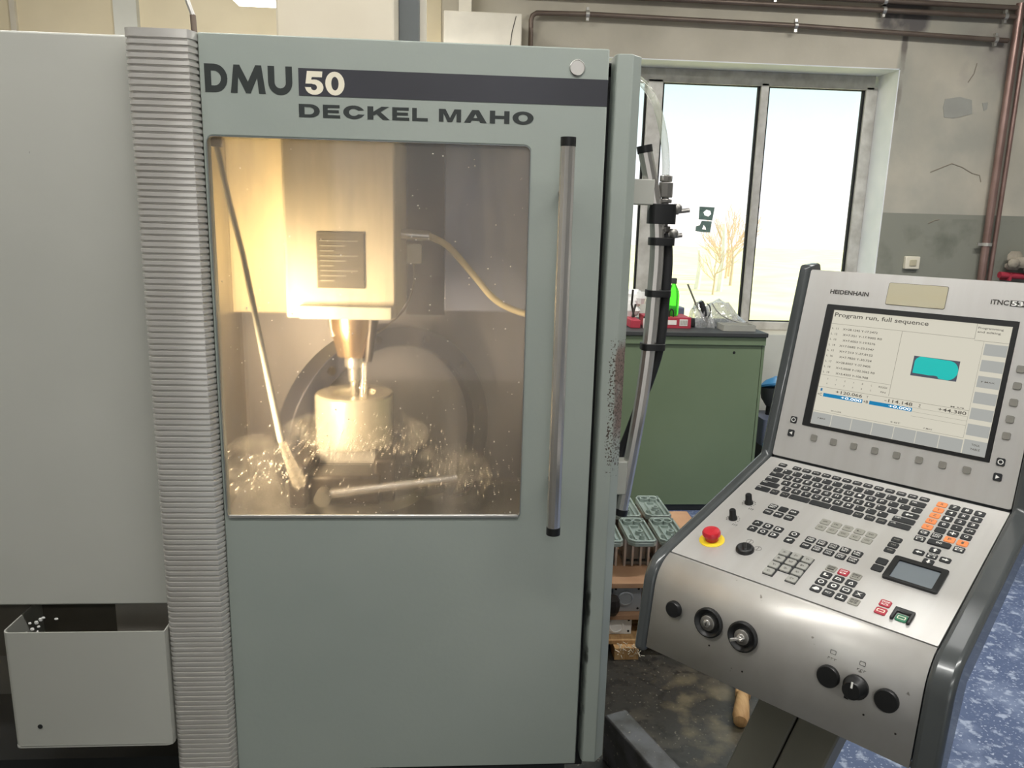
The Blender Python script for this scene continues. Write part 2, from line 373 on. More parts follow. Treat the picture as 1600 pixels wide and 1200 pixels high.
# window
yf = YW+.25
wn = empty('window_1', ((wx0+wx1)/2, yf, wz0)); wn['kind'] = 'structure'
MB().box(wx0, 2.60, yf-.03, yf+.04, 2.432, 2.516).build('frame_head', 'win_frame', wn, bevel=.004)
MB().box(wx0, 2.62, yf-.03, yf+.04, .90, .955).build('frame_sill', 'win_frame', wn, bevel=.004)
for a, b in ((wx0, .46), (1.150, 1.246), (1.868, 1.918), (2.547, 2.622)):
    MB().box(a, b, yf-.03, yf+.04, .94, 2.45).build('frame_post', 'win_frame', wn, bevel=.004)
for a, b in ((.46, 1.150), (1.246, 1.868), (1.918, 2.547)):
    f = MB()
    f.prism([[(a-.001, .95), (b+.001, .95), (b+.001, 2.44), (a-.001, 2.44)], [(a+.012, .962), (b-.012, .962), (b-.012, 2.428), (a+.012, 2.428)]], yf-.012, yf+.012, XZ)
    f.build('pane_gasket', 'dark_gap', wn)
    MB().box(a+.006, b-.006, yf-.003, yf+.003, .957, 2.433).build('window_pane', 'window_glass', wn)
# torn sticker on the pane
st = MB()
st.prism([[(1.538, 1.61), (1.628, 1.604), (1.638, 1.688), (1.538, 1.690)], [(1.566, 1.655), (1.585, 1.672), (1.612, 1.664), (1.618, 1.645), (1.60, 1.628), (1.575, 1.636)]], yf-.0062, yf-.0042, XZ)
st2 = MB(); st2.prism([[(1.522, 1.535), (1.56, 1.530), (1.62, 1.528), (1.626, 1.598), (1.56, 1.602), (1.548, 1.572), (1.524, 1.566)], [(1.565, 1.548), (1.574, 1.575), (1.588, 1.56), (1.592, 1.545)]], yf-.0062, yf-.0042, XZ)
MAT['sticker_green'] = mat('sticker_green', C(104, 128, 120), .6, 0, C(84, 106, 100), 40)
sk = empty('sticker', (1.58, yf-.005, 1.53)); tag(sk, 'torn green-grey sticker stuck on the left window pane', 'sticker')
st.build('upper_piece', 'sticker_green', sk); st2.build('lower_piece', 'sticker_green', sk)

# outdoors
tag(MB().box(-20, 40, YW+.5, 60, -.25, -.15).build('lawn', 'grass'), 'pale yellow-green lawn outside the window', 'grass', kind='structure')
def bare_tree(base, h, seed, nm, label, mt='bark'):
    rnd = random.Random(seed); t = empty(nm, base); tag(t, label, 'tree')
    B = Vector(base); k = MB(); k.tube([B, B+Vector((.02, 0, h*.22)), B+Vector((.03, 0, h*.4))], [.022*h, .018*h, .016*h], 8); k.build('trunk', mt, t)
    b = MB()
    def br(p, d, l, r, lev):
        pts = [p]
        for i in range(4):
            d = (d+Vector((rnd.uniform(-.18, .18), rnd.uniform(-.12, .12), rnd.uniform(.0, .2)))).normalized(); pts.append(pts[-1]+d*l/4)
        b.tube(pts, [r, r*.85, r*.7, r*.55, r*.3], 5)
        if lev:
            for i in range(3): br(pts[rnd.randint(1, 3)], (d+Vector((rnd.uniform(-.9, .9), rnd.uniform(-.5, .5), .35))).normalized(), l*.62, r*.55, lev-1)
    for i in range(5):
        a = -1.1+.55*i; br(B+Vector((.02, 0, h*(.27+.03*i))), Vector((math.sin(a), rnd.uniform(-.3, .3), math.cos(a))).normalized(), h*.5, .011*h, 2)
    b.build('branches', mt, t, kind='stuff')
bare_tree((6.35, 19, -.16), 1.35, 3, 'bare_tree', 'bare young tree with spreading branches on the lawn')
bare_tree((7.85, 22, -.16), 2.1, 9, 'bare_tree', 'second bare tree half hidden behind the window mullion')
for px_, y_, h_ in ((6.85, 20, 1.6), (6.40, 20.5, .9)):
    q = MB(); q.tube([(px_, y_, -.16), (px_+.05, y_, h_*.5), (px_, y_, h_)], [.08, .07, .04], 8)
    tag(q.build('birch_trunk', 'birch'), 'pale birch trunk outside, ' + ('right of the bare young tree' if px_ > 6.6 else 'left of the bare young tree'), 'tree trunk', 'pale trunks outside')
for i, (x_, y_, h_) in enumerate(((8.25, 24, 1.8), (8.75, 25, 2.1), (9.2, 26, 2.4))):
    bare_tree((x_, y_, -.16), h_, 20+i, 'autumn_tree', ('shortest', 'middle', 'tallest')[i]+' of the peach-coloured trees far outside the window', 'autumn')

# lamps of the hall: tube fixtures hung from the ceiling
def ceiling_lamp(x, y, z, ln, along, power, label, group='ceiling tube lamps'):
    t = empty('ceiling_lamp', (x, y, z)); tag(t, label, 'lamp', group)
    a, b = (ln/2, .09) if along == 'x' else (.09, ln/2)
    MB().box(x-a, x+a, y-b, y+b, z, z+.06).build('housing', 'lamp_body', t, bevel=.01)
    MB().box(x-a+.02, x+a-.02, y-b+.02, y+b-.02, z-.018, z-.001).build('diffuser', 'lamp_glow', t)
    MB().cyl((x, y, z+.06), (x, y, ZC), .008).build('hanger', 'lamp_body', t)
    if power:
        d = bpy.data.lights.new('ceiling_lamp_light', 'AREA'); d.shape = 'RECTANGLE'; d.size = 2*a; d.size_y = 2*b; d.energy = power; d.color = (1, .98, .95)
        o = bpy.data.objects.new('ceiling_lamp_light', d); COL.objects.link(o); o.location = (x, y, z-.03)
for i, (x, y, l, al, pw, lb) in enumerate([(-1.0, .55, 2.4, 'x', 29, 'tube lamp hung above the front of the ribbed column'), (1.1, .45, 2.4, 'x', 34, 'tube lamp hung above the console'),
        (.2, -2.6, 1.5, 'x', 30, 'tube lamp hung nearest the added daylight opening'), (2.4, 2.7, 1.5, 'x', 60, 'tube lamp hung over the blue floor'), (-1.2, 2.9, 1.5, 'x', 60, 'tube lamp hung over the left end of the milling machine')]):
    ceiling_lamp(x, y, 3.35, l, al, pw, lb)
ceiling_lamp(-.68, 4.2, 2.612, .92, 'x', 14, 'low tube lamp in front of the cream back wall, above the machine')

# copper pipes on the back wall
def pipe(name, path, r, m, label, clips, lg='copper pipes on the back wall'):
    t = empty(name, path[0]); tag(t, label, 'pipe', lg)
    MB().tube(path, r, 10).build('pipe_run', m, t)
    for (a, b, c, ax) in clips:
        k = MB()
        if ax == 'x': k.cyl((a-.010, b, c), (a+.010, b, c), r+.008, n=10); k.box(a-.007, a+.007, b, YW-.010, c-.006, c+.006); k.box(a-.008, a+.008, b-.008, b+.012, c-r-.022, c+r+.022)
        else: k.cyl((a, b, c-.010), (a, b, c+.010), r+.008, n=10); k.box(a-.006, a+.006, b, YW-.010, c-.007, c+.007); k.box(a-.06, a+.03, b-.006, b+.012, c-.009, c+.009)
        k.build('pipe_clip', 'clip', t)
yp = YW-.05
pipe('copper_pipe', [(.393, yp, 2.2), (.391, yp, 2.69), (.398, yp, 2.715), (.42, yp, 2.729), (.71, yp, 2.735), (1.94, yp, 2.723), (3.24, yp, 2.693)], .014, 'copper_dark', 'thin dark copper pipe that bends at the white box and runs above the window', [(.713, yp, 2.735, 'x'), (1.936, yp, 2.723, 'x'), (3.16, yp, 2.695, 'x')])
pipe('copper_pipe', [(.2, yp, 2.835), (1.0, yp, 2.835), (3.6, yp, 2.822)], .015, 'copper_dark', 'lower one of the two dark pipes under the top edge', [(2.455, yp, 2.827, 'x'), (3.2, yp, 2.824, 'x')])
pipe('copper_pipe', [(.2, yp, 2.885), (1.0, yp, 2.885), (3.6, yp, 2.872)], .015, 'copper_dark', 'highest pipe along the top edge of the back wall', [(1.80, yp, 2.88, 'x'), (2.455, yp, 2.877, 'x')])
pipe('copper_pipe', [(3.285, yp, 2.90), (3.292, yp, 2.0), (3.305, yp, .3)], .024, 'copper', 'thick shiny copper riser on the right of the back wall', [(3.30, yp, 1.50, 'z')])
pipe('copper_pipe', [(3.345, yp, 2.90), (3.35, yp, 2.0), (3.355, yp, .3)], .014, 'copper', 'thinner copper riser beside the thick shiny one', [])
# white wall box with conduit
t = empty('wall_box', (.11, YW, 2.4)); tag(t, 'white box on the back wall above the machine', 'box')
MB().box(-.10, .325, 4.5, YW, 2.3, 2.675).build('casing', 'white_box', t, bevel=.006)
MB().tube([(.262, 4.498, 2.50), (.272, 4.498, 2.58), (.292, 4.498, 2.66)], .002, 5).build('seam', 'print_dark', t)
MB().box(-.02, .05, 4.62, 4.7, 2.675, 3.2).build('conduit', 'white_box', t)
# switch
t = empty('wall_switch', (2.85, YW, 1.34)); tag(t, 'small cream switch on the grey part of the back wall', 'switch')
MB().box(2.80, 2.895, YW-.03, YW, 1.335, 1.415).build('switch_plate', 'letter_pale', t, bevel=.006)
MB().box(2.825, 2.87, YW-.036, YW-.03, 1.355, 1.395).build('rocker', 'sticker_cream', t, bevel=.003)
# cloth bundle on a red hook rail at far right
t = empty('cloth_bundle', (3.47, 4.6, 1.25)); tag(t, 'crumpled grey-beige cloth hanging at the right end of the back wall', 'cloth')
rnd = random.Random(2); k = MB()
for i in range(16):
    k.sph((3.50+rnd.uniform(-.06, .16), 4.66+rnd.uniform(-.03, .02), 1.395+rnd.uniform(-.05, .05)), (rnd.uniform(.03, .06), .03, rnd.uniform(.02, .05)), 8)
k.build('folds', 'cloth', t)
k = MB(); k.cyl((3.40, 4.68, 1.315), (3.75, 4.68, 1.30), .02); k.box(3.455, 3.47, 4.66, YW, 1.28, 1.33); k.build('red_rail', 'red_card', t)

# ------------------------------------------------------------------ milling machine
mm = empty('milling_machine', (-.35, 1.9, 0)); tag(mm, 'large grey-green milling machine with glazed door and ribbed metal column', 'machine')
# left enclosure panel
lp = MB(); lp.box(-1.9, -.588, 1.53, 1.56, .769, 1.887).build('left_panel', 'pale_paint', mm, bevel=.004)
MB().box(-1.9, -.588, 1.56, 2.9, 1.80, 1.86).build('left_roof', 'pale_paint', mm)
MB().box(-1.9, -1.86, 1.56, 2.9, .2, 1.86).build('left_end_panel', 'pale_paint', mm)
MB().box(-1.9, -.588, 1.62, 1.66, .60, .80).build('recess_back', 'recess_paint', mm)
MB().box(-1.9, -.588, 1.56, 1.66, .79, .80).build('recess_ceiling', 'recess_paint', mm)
# ribbed column
plan = [(-.5915, 1.56), (-.5915, 1.512)]
for k in range(1, 7):
    a = PI+PI/2*k/6; plan.append((-.5755+.016*math.cos(a), 1.496+.016*math.sin(a)))
plan += [(-.535, 1.48), (-.482, 1.48), (-.4785, 1.4815), (-.4705, 1.499), (-.4705, 1.54)]
nrm = []
for i in range(len(plan)):
    a = Vector(plan[max(i-1, 0)]); b = Vector(plan[min(i+1, len(plan)-1)]); d = (b-a).normalized(); nrm.append((d.y, -d.x))
zb, zt, pit = .385, 1.8905, .01130
rows = []; z = zb
prof = [(0, 0), (.52, 0), (.58, -.0027), (.91, -.0027), (.97, 0)]
nr = int((zt-.012-zb)/pit)
for r_ in range(nr):
    for q, d in prof: rows.append((zb+(r_+q)*pit, d))
rows.append((zb+nr*pit, 0)); rows.append((zt, 0))
k = MB(); n = len(plan); v = []; f = []
for z_, d in rows:
    for (px_, py_), (nx_, ny_) in zip(plan, nrm): v.append((px_+nx_*(d), py_+ny_*(d), z_))
for r_ in range(len(rows)-1):
    for i in range(n-1): f.append((r_*n+i, r_*n+i+1, (r_+1)*n+i+1, (r_+1)*n+i))
f.append(tuple(range((len(rows)-1)*n, len(rows)*n)))
k.add(v, f); k.build('ribbed_column', 'ribbed_metal', mm, smooth=50, label='brushed metal column with fine horizontal ribs')
MB().box(-.589, -.515, 1.53, 1.60, .39, 1.88).build('column_core', 'cavity_dark', mm)

# door
dx0, dx1, dz0, dz1 = -.4695, .272, .385, 1.891
door = MB().prism([[(dx0, dz0), (dx1, dz0), (dx1, dz1), (dx0, dz1)], rrect(-.4635, .131, .974, 1.715, .012)], 1.50, 1.510, XZ).build('door', 'door_paint', mm, bevel=.0025, label='grey-green sliding door with large wet window')
MB().prism([rrect(-.4640, .1315, .9735, 1.7155, .012), rrect(-.4626, .1301, .9750, 1.7141, .011)], 1.4985, 1.510, XZ).build('window_gasket', 'grey_steel', door)
MB().prism([[(-.4695, .39), (.27, .39), (.27, 1.885), (-.4695, 1.885)], [(-.4680, .955), (.150, .955), (.150, 1.74), (-.4680, 1.74)]], 1.510, 1.540, XZ).build('door_back_frame', 'door_paint', door)
MB().prism([rrect(-.4627, .1302, .9749, 1.7142, .010)], 1.502, 1.507, XZ).build('window_pane', 'door_glass', door)
MB().box(-.460, .127, 1.4965, 1.503, .9745, .9815).build('sill_strip', 'alu', door, bevel=.002)
MB().box(-.2945, .2715, 1.4994, 1.5005, 1.7900, 1.8372).build('stripe', 'stripe', door, label='dark stripe along the top of the door')
YT = Matrix(((1, 0, 0, 0), (0, 0, -1, 1.49985), (0, 1, 0, 0), (0, 0, 0, 1)))
def letters(nm, parts, m):
    k = MB()
    for tx, a, b, c, d, bo in parts: k.text(tx, a, b, c, d, 0, T=YT, bold=bo)
    k.build(nm, m, door, smooth=0)
def poly_letters(nm, polys, m):
    k = MB()
    for L in polys: k.prism(L, 0, .0004, YT)
    k.build(nm, m, door, smooth=0)
def arc(cx, cy, rx, ry, a0, a1, n=10): return [(cx+rx*math.cos(math.radians(a0+(a1-a0)*i/n)), cy+ry*math.sin(math.radians(a0+(a1-a0)*i/n))) for i in range(n+1)]
zb_, zt_ = 1.7905, 1.8388
D_ = [[(-.4605, zb_), *arc(-.4430, (zb_+zt_)/2, .0225, .02415, -90, 90, 12), (-.4605, zt_)], [(-.4490, zb_+.0115), (-.4490, zt_-.0115), *arc(-.4430, (zb_+zt_)/2, .0112, .0126, 90, -90, 10)]]
M_ = [[(-.4155, zb_), (-.4035, zb_), (-.4015, zb_+.027), (-.3885, zb_), (-.3805, zb_), (-.3680, zb_+.027), (-.3655, zb_), (-.3535, zb_), (-.3600, zt_), (-.3705, zt_), (-.3845, zb_+.020), (-.3985, zt_), (-.4090, zt_)]]
U_ = [[(-.3487, zt_), *arc(-.3272, zb_+.0205, .0215, .0215, 180, 360, 12), (-.3057, zt_), (-.3172, zt_), *arc(-.3272, zb_+.0205, .0100, .0100, 0, -180, 10), (-.3372, zt_)]]
poly_letters('model_letters', [D_, M_, U_], 'letter_dark')
z5 = 1.7925; h5 = .0400
five = [[(-.2835, z5+.0125), (-.2722, z5+.0125), *arc(-.2672, z5+.0125, .0055, .0052, 180, 360+100, 12), (-.2712, z5+.0185), (-.2822, z5+.0185), (-.2790, z5+h5), (-.2515, z5+h5), (-.2525, z5+h5-.0100), (-.2705, z5+h5-.0100), (-.2718, z5+.0262), *arc(-.2665, z5+.0127, .0163, .0132, 105, -180, 18)]]
zero = [[(-.2295+.0173*math.cos(2*PI*i/24), z5+h5/2+.0205*math.sin(2*PI*i/24)) for i in range(24)], [(-.2295+.0066*math.cos(2*PI*i/20), z5+h5/2+.0118*math.sin(2*PI*i/20)) for i in range(20)]]
YT = Matrix(((1, 0, 0, 0), (0, 0, -1, 1.49935), (0, 1, 0, 0), (0, 0, 0, 1)))
poly_letters('model_number', [five, zero], 'letter_pale')
GL = {'D': [[(0, 0), *arc(.55, .5, .45, .5, -90, 90, 10), (0, 1)], [(.27, .22), (.27, .78), *arc(.5, .5, .23, .28, 90, -90, 8)]],
      'E': [[(0, 0), (1, 0), (1, .23), (.28, .23), (.28, .39), (.93, .39), (.93, .61), (.28, .61), (.28, .77), (.98, .77), (.98, 1), (0, 1)]],
      'C': [[(1, .33), (.72, .36), *arc(.5, .5, .23, .28, -35, -325, 14), (.72, .64), (.99, .68), *arc(.5, .5, .5, .52, 32, 328, 18)]],
      'K': [[(0, 0), (.27, 0), (.27, .30), (.42, .43), (.70, 0), (1.02, 0), (.60, .60), (.99, 1), (.65, 1), (.27, .60), (.27, 1), (0, 1)]],
      'L': [[(0, 0), (1, 0), (1, .24), (.29, .24), (.29, 1), (0, 1)]],
      'M': [[(0, 0), (.21, 0), (.21, .66), (.40, 0), (.60, 0), (.79, .66), (.79, 0), (1, 0), (1, 1), (.70, 1), (.50, .32), (.30, 1), (0, 1)]],
      'A': [[(0, 0), (.28, 0), (.34, .17), (.66, .17), (.72, 0), (1, 0), (.65, 1), (.35, 1)], [(.41, .37), (.50, .70), (.59, .37)]],
      'H': [[(0, 0), (.27, 0), (.27, .38), (.73, .38), (.73, 0), (1, 0), (1, 1), (.73, 1), (.73, .62), (.27, .62), (.27, 1), (0, 1)]],
      'O': [arc(.5, .5, .5, .52, 0, 345, 23), arc(.5, .5, .22, .28, 0, 345, 23)]}
def word(txt, wd, x0, x1, z0, z1, gap=.15):
    tot = sum(wd[c_] for c_ in txt)+gap*(len(txt)-1); kx = (x1-x0)/tot; x_ = x0; out = []
    for c_ in txt:
        out.append([[(x_+a*wd[c_]*kx, z0+b*(z1-z0)) for a, b in l] for l in GL[c_]]); x_ += (wd[c_]+gap)*kx
    return out
WD = dict(D=1, E=.82, C=1.02, K=1.05, L=.76, M=1.12, A=1.15, H=1, O=1.08)
YT = Matrix(((1, 0, 0, 0), (0, 0, -1, 1.49985), (0, 1, 0, 0), (0, 0, 0, 1)))
poly_letters('maker_letters', word('DECKEL', WD, -.2955, -.0615, 1.7528, 1.7757)+word('MAHO', WD, -.0412, .1347, 1.7532, 1.7757), 'letter_dark')
k = MB(); k.lathe([(.0142, 0), (.0142, .0025), (.0132, .0032), (.0126, .0024), (.001, .0024)], 22, Matrix.Translation((.2128, 1.50, 1.8562)) @ Matrix.Rotation(PI/2, 4, 'X')); k.build('round_plug', 'alu', door)
# handle
k = MB(); k.tube([(.1935, 1.44, .975), (.1935, 1.44, 1.715)], .0138, 24, flute=.04); k.build('handle', 'steel', door, smooth=20, label='fluted steel bar handle')
for z_ in (.963, 1.711): MB().cyl((.1935, 1.44, z_), (.1935, 1.44, z_+.016), .0142, n=20).build('handle_cap', 'black', door)
for z_ in (1.06, 1.63): MB().cyl((.1935, 1.445, z_), (.1935, 1.50, z_), .008).build('handle_mount', 'steel_dull', door)

# post right of the door
MB().prism([[(.2845, 1.60), (.2845, 1.512), (.288, 1.503), (.3165, 1.5), (.337, 1.522), (.337, 1.60)]], .388, 1.884).build('post', 'post_paint', mm, bevel=.002, label='worn grey-green post beside the door')
MB().box(.268, .30, 1.545, 1.60, .388, 1.875).build('door_gap_shade', 'dark_gap', mm)  # near-black strip standing in for the deep shadow between door and post
MB().box(.297, .337, 1.60, 2.95, .35, 1.86).build('right_side_panel', 'door_paint', mm)
MB().box(-1.86, .297, 1.80, 2.95, .02, .34).build('machine_base', 'cavity_dark', mm)
MB().box(-1.86, .297, 1.555, 1.80, .34, .385).build('base_plate', 'dark_gap', mm)
# cavity liner
MB().box(-.745, -.725, 1.60, 2.64, .64, 1.86).build('cavity_left_wall', 'cavity', mm)
MB().box(-.725, .297, 2.62, 2.64, .64, 1.86).build('cavity_back_wall', 'cavity_daylight_tint', mm)
MB().box(-.725, .297, 1.56, 2.62, .64, .66).build('cavity_floor', 'cavity', mm)
MB().box(-.725, .297, 1.545, 1.985, 1.85, 1.87).build('cavity_roof', 'cavity', mm)
MB().box(-.725, -.45, 1.985, 2.64, 1.85, 1.87).build('cavity_roof', 'cavity', mm)
MB().box(-.155, .297, 1.985, 2.64, 1.85, 1.87).build('cavity_roof', 'cavity', mm)
MB().box(-.725, -.505, 1.56, 1.60, .64, 1.85).build('cavity_front_wall', 'cavity', mm)
MB().box(.150, .297, 1.56, 1.58, .64, 1.85).build('cavity_front_wall', 'cavity', mm)
MB().box(-.505, .150, 1.56, 1.58, .64, .925).build('cavity_front_wall', 'cavity', mm)
# spindle head (rises through the roof)
hd = MB().box(-.4415, -.1632, 2.0, 2.50, 1.318, 2.62).build('spindle_head', 'cream', mm, bevel=.006, label='cream spindle head housing')
MB().box(-.4060, -.1720, 1.982, 2.0, 1.318, 1.352).build('head_lip', 'cream_lip', hd, bevel=.003)
MB().box(-.3605, -.2425, 1.996, 2.0, 1.3965, 1.5365).build('data_plate', 'plate_grey', hd)
k = MB()
for i in range(9): k.box(-.352, -.258-.03*(i % 3), 1.9945, 1.996, 1.514-.0125*i, 1.517-.0125*i)
k.build('data_plate_print', 'key_grey', hd, kind='stuff')
sx_, sy_ = -.289, 2.13
sp_ = MB().lathe([(.064, 1.318), (.064, 1.275), (.056, 1.245), (.046, 1.20), (.042, 1.197)], 28, Matrix.Translation((sx_, sy_, 0))).build('spindle', 'spindle_warm_lit', mm)
MB().lathe([(.026, 1.197), (.028, 1.185), (.028, 1.170), (.020, 1.164), (.018, 1.13), (.013, 1.125), (.011, 1.075), (.004, 1.065)], 20, Matrix.Translation((sx_, sy_, 0))).build('tool_holder', 'steel', sp_)
MB().cyl((-.232, 2.10, 1.318), (-.246, 2.09, 1.19), .017, .010).build('coolant_nozzle', 'iron', mm)
MB().cyl((-.350, 2.12, 1.318), (-.338, 2.10, 1.255), .012, .008).build('coolant_nozzle', 'steel_dull', mm)
# rear sheet metal and hose inside
MB().box(-.045, .29, 2.30, 2.60, 1.307, 1.85).build('tool_changer_cover', 'blue_grey', mm, bevel=.004)
cl_ = MB().box(-.165, -.045, 2.42, 2.60, 1.28, 1.85).build('cavity_column', 'cavity_dark', mm)
MB().box(-.118, -.055, 2.415, 2.42, 1.372, 1.402).build('rating_label', 'black', cl_)
MB().box(-.150, -.108, 2.20, 2.23, 1.45, 1.505).build('hose_block', 'cream_lip', mm, bevel=.004)
MB().cyl((-.163, 2.20, 1.532), (-.085, 2.20, 1.529), .016).build('hose_fitting', 'steel', mm)
MB().tube(spline([(-.09, 2.2, 1.530), (-.033, 2.2, 1.5008), (.04, 2.2, 1.422), (.0957, 2.2, 1.3596), (.15, 2.2, 1.328), (.21, 2.2, 1.312), (.28, 2.2, 1.31)]), .0095, 10).build('pale_hose', 'hose_pale', mm)
MB().tube(spline([(-.130, 2.2, 1.45), (-.128, 2.2, 1.40), (-.15, 2.18, 1.33), (-.20, 2.15, 1.28), (-.232, 2.11, 1.262)]), .003, 6).build('thin_cable', 'copper_dark', mm)
# swivelling table ring
RT = Matrix.Translation((-.225, 2.40, .885)) @ Matrix.Rotation(math.radians(36), 4, 'Z') @ Matrix.Rotation(PI/2, 4, 'X')
rg = MB().prism([circ(0, 0, .365, 56), circ(0, 0, .305, 56)], -.03, .06, RT).build('swivel_ring', 'ring_dark', mm, bevel=.004)
MB().prism([circ(0, 0, .304, 48)], -.03, .02, RT).build('swivel_disc', 'cavity_daylight_tint', rg)
for i in range(6):
    a = .2+i*PI/6; MB().lathe([(.012, 0), (.012, .008), (.008, .01)], 10, RT @ Matrix.Translation((.335*math.cos(a), .335*math.sin(a), .06))).build('ring_bolt', 'iron', rg)
tb = MB().lathe([(.20, .80), (.20, .83), (.19, .835)], 36, Matrix.Translation((-.29, 2.14, 0))).build('machine_table', 'steel_dull', mm)
MB().cyl((-.29, 2.14, .66), (-.29, 2.14, .80), .12, n=24).build('table_support', 'cavity_dark', mm)
# work lamp on the left wall of the cavity, towards the front
wl = MB().box(-.724, -.690, 1.64, 1.86, .92, 1.70).build('work_lamp', 'lamp_body', mm, bevel=.01)
MB().box(-.690, -.684, 1.66, 1.84, .94, 1.68).build('lamp_lens', 'work_glow', wl)
d = bpy.data.lights.new('work_lamp_light', 'AREA'); d.shape = 'RECTANGLE'; d.size = .16; d.size_y = .74; d.energy = 22; d.spread = math.radians(115); d.color = (1, .74, .42)
o = bpy.data.objects.new('work_lamp_light', d); COL.objects.link(o); o.location = (-.675, 1.75, 1.31); o.rotation_euler = Vector((.50, .70, -.12)).to_track_quat('-Z', 'Z').to_euler()
hl = MB().box(-.452, -.4416, 2.22, 2.44, 1.36, 1.62).build('added_glow_lamp', 'lamp_body', mm, bevel=.003)  # added lamp, unseen behind the head, for the warm glow at the left
MB().box(-.455, -.452, 2.23, 2.43, 1.37, 1.61).build('lamp_lens', 'work_glow', hl)
d = bpy.data.lights.new('added_glow_light', 'AREA'); d.shape = 'RECTANGLE'; d.size = .18; d.size_y = .22; d.energy = 2.6; d.color = (1, .68, .26)
o = bpy.data.objects.new('added_glow_light', d); COL.objects.link(o); o.location = (-.460, 2.33, 1.49); o.rotation_euler = Vector((-.8, .5, 0)).to_track_quat('-Z', 'Z').to_euler()
MB().box(-.725, -.44, 2.52, 2.62, 1.265, 1.85).build('cavity_cover', 'cream', mm, bevel=.004)
# things behind the roof edge
MB().box(-.1625, -.1115, 2.15, 2.25, 1.872, 2.9).build('rear_beam', 'beam_grey', mm)
MB().box(-.1115, -.0955, 2.20, 2.25, 1.872, 2.9).build('rear_beam', 'white_box', mm)
# rod on the roof
t = empty('whip_rod', (-.5075, 1.62, 1.86)); tag(t, 'thin pale rod with brown sleeve rising behind the ribbed column', 'rod')
MB().cyl((-.5075, 1.62, 1.80), (-.513, 1.62, 1.945), .0055, n=10).build('sleeve', 'copper_dark', t); MB().tube([(-.513, 1.62, 1.945), (-.528, 1.62, 1.99), (-.56, 1.63, 2.1)], .0045, 8).build('rod_tip', 'alu', t)
# second (bent) handle on the side of the machine
HP = spline([(.367, 1.58, 1.7223), (.388, 1.58, 1.641), (.3997, 1.58, 1.584), (.4044, 1.58, 1.5135), (.4030, 1.58, 1.4213), (.4007, 1.58, 1.3405), (.392, 1.58, 1.2159), (.3753, 1.58, 1.0728), (.3606, 1.58, .9576)], 5)
MB().tube(HP, .0148, 24, flute=.035).build('bent_handle', 'steel', mm, smooth=20, label='bowed fluted steel handle with black tape')
MB().tube([HP[0]+Vector((-.002, 0, .008)), HP[0]+Vector((.001, 0, -.006))], .0155, 20).build('bent_handle_cap', 'black', mm)
MB().tube([HP[-1]+Vector((.001, 0, .006)), HP[-1]+Vector((-.0015, 0, -.008))], .0155, 20).build('bent_handle_cap', 'black', mm)
MB().box(.335, .388, 1.565, 1.60, 1.615, 1.665).build('handle_bracket', 'pale_paint', mm, bevel=.002)
MB().box(.335, .366, 1.565, 1.60, 1.0, 1.075).build('handle_bracket', 'pale_paint', mm, bevel=.002)
# hose along the handle
ah = empty('air_hose', (.42, 1.58, 1.5)); tag(ah, 'black air hose with metal valves taped along the bent steel handle', 'hose')
BH = spline([(.424, 1.585, 1.56), (.4300, 1.585, 1.50), (.4290, 1.585, 1.42), (.4250, 1.585, 1.33), (.412, 1.592, 1.26), (.392, 1.60, 1.19), (.372, 1.605, 1.12), (.352, 1.61, 1.05), (.345, 1.62, .90), (.345, 1.7, .7)], 5)
MB().tube(BH, .0105, 12).build('rubber_hose', 'rubber', ah)
for i, (z_, h_, rr) in enumerate([(1.598, .040, .027), (1.543, .016, .024), (1.437, .014, .0235), (1.325, .014, .0235)]):
    j = min(range(len(HP)), key=lambda q: abs(HP[q].z-z_)); c = HP[j]; x_ = c.x+.012
    MB().prism([rrect(c.x-.0165, c.x+rr*1.45, 1.5625, 1.602, .012)], z_-h_/2, z_+h_/2).build('tape_band', 'black', ah, bevel=.002)
k = MB(); k.tube([(.418, 1.585, 1.56), (.414, 1.585, 1.675)], .0075, 12); k.build('valve_stem', 'steel_dull', ah)
for z_, r_, h_ in ((1.668, .013, .012), (1.646, .0145, .030), (1.624, .013, .008), (1.568, .0115, .012)):
    MB().cyl((.4145+(1.68-z_)*.04, 1.585, z_-h_/2), (.4145+(1.68-z_)*.04, 1.585, z_+h_/2), r_, n=8).build('hose_coupling', 'steel_dull', ah, bevel=.0015)
for z_, l_ in ((1.606, .042), (1.556, .030)):
    k = MB(); k.cyl((.424, 1.58, z_), (.424+l_*.45, 1.58, z_), .009, n=10); k.cyl((.424+l_*.45, 1.58, z_-.002), (.424+l_, 1.58, z_+.001), .0045, n=8); k.sph((.424+l_*.35, 1.575, z_+.004), .011, 8)
    k.build('valve_tap', 'steel_dull', ah)
MB().box(.404, .424, 1.575, 1.592, 1.664, 1.674).build('hose_clamp', 'steel', ah, bevel=.001)
t = MB().tube(spline([(.414, 1.585, 1.66), (.4125, 1.585, 1.70), (.404, 1.585, 1.752), (.386, 1.59, 1.81), (.36, 1.60, 1.85), (.335, 1.63, 1.868), (.31, 1.70, 1.87)]), .0078, 12).build('clear_hose', 'clear_hose')
tag(t, 'clear braided hose curving up from the valves over the post', 'hose')

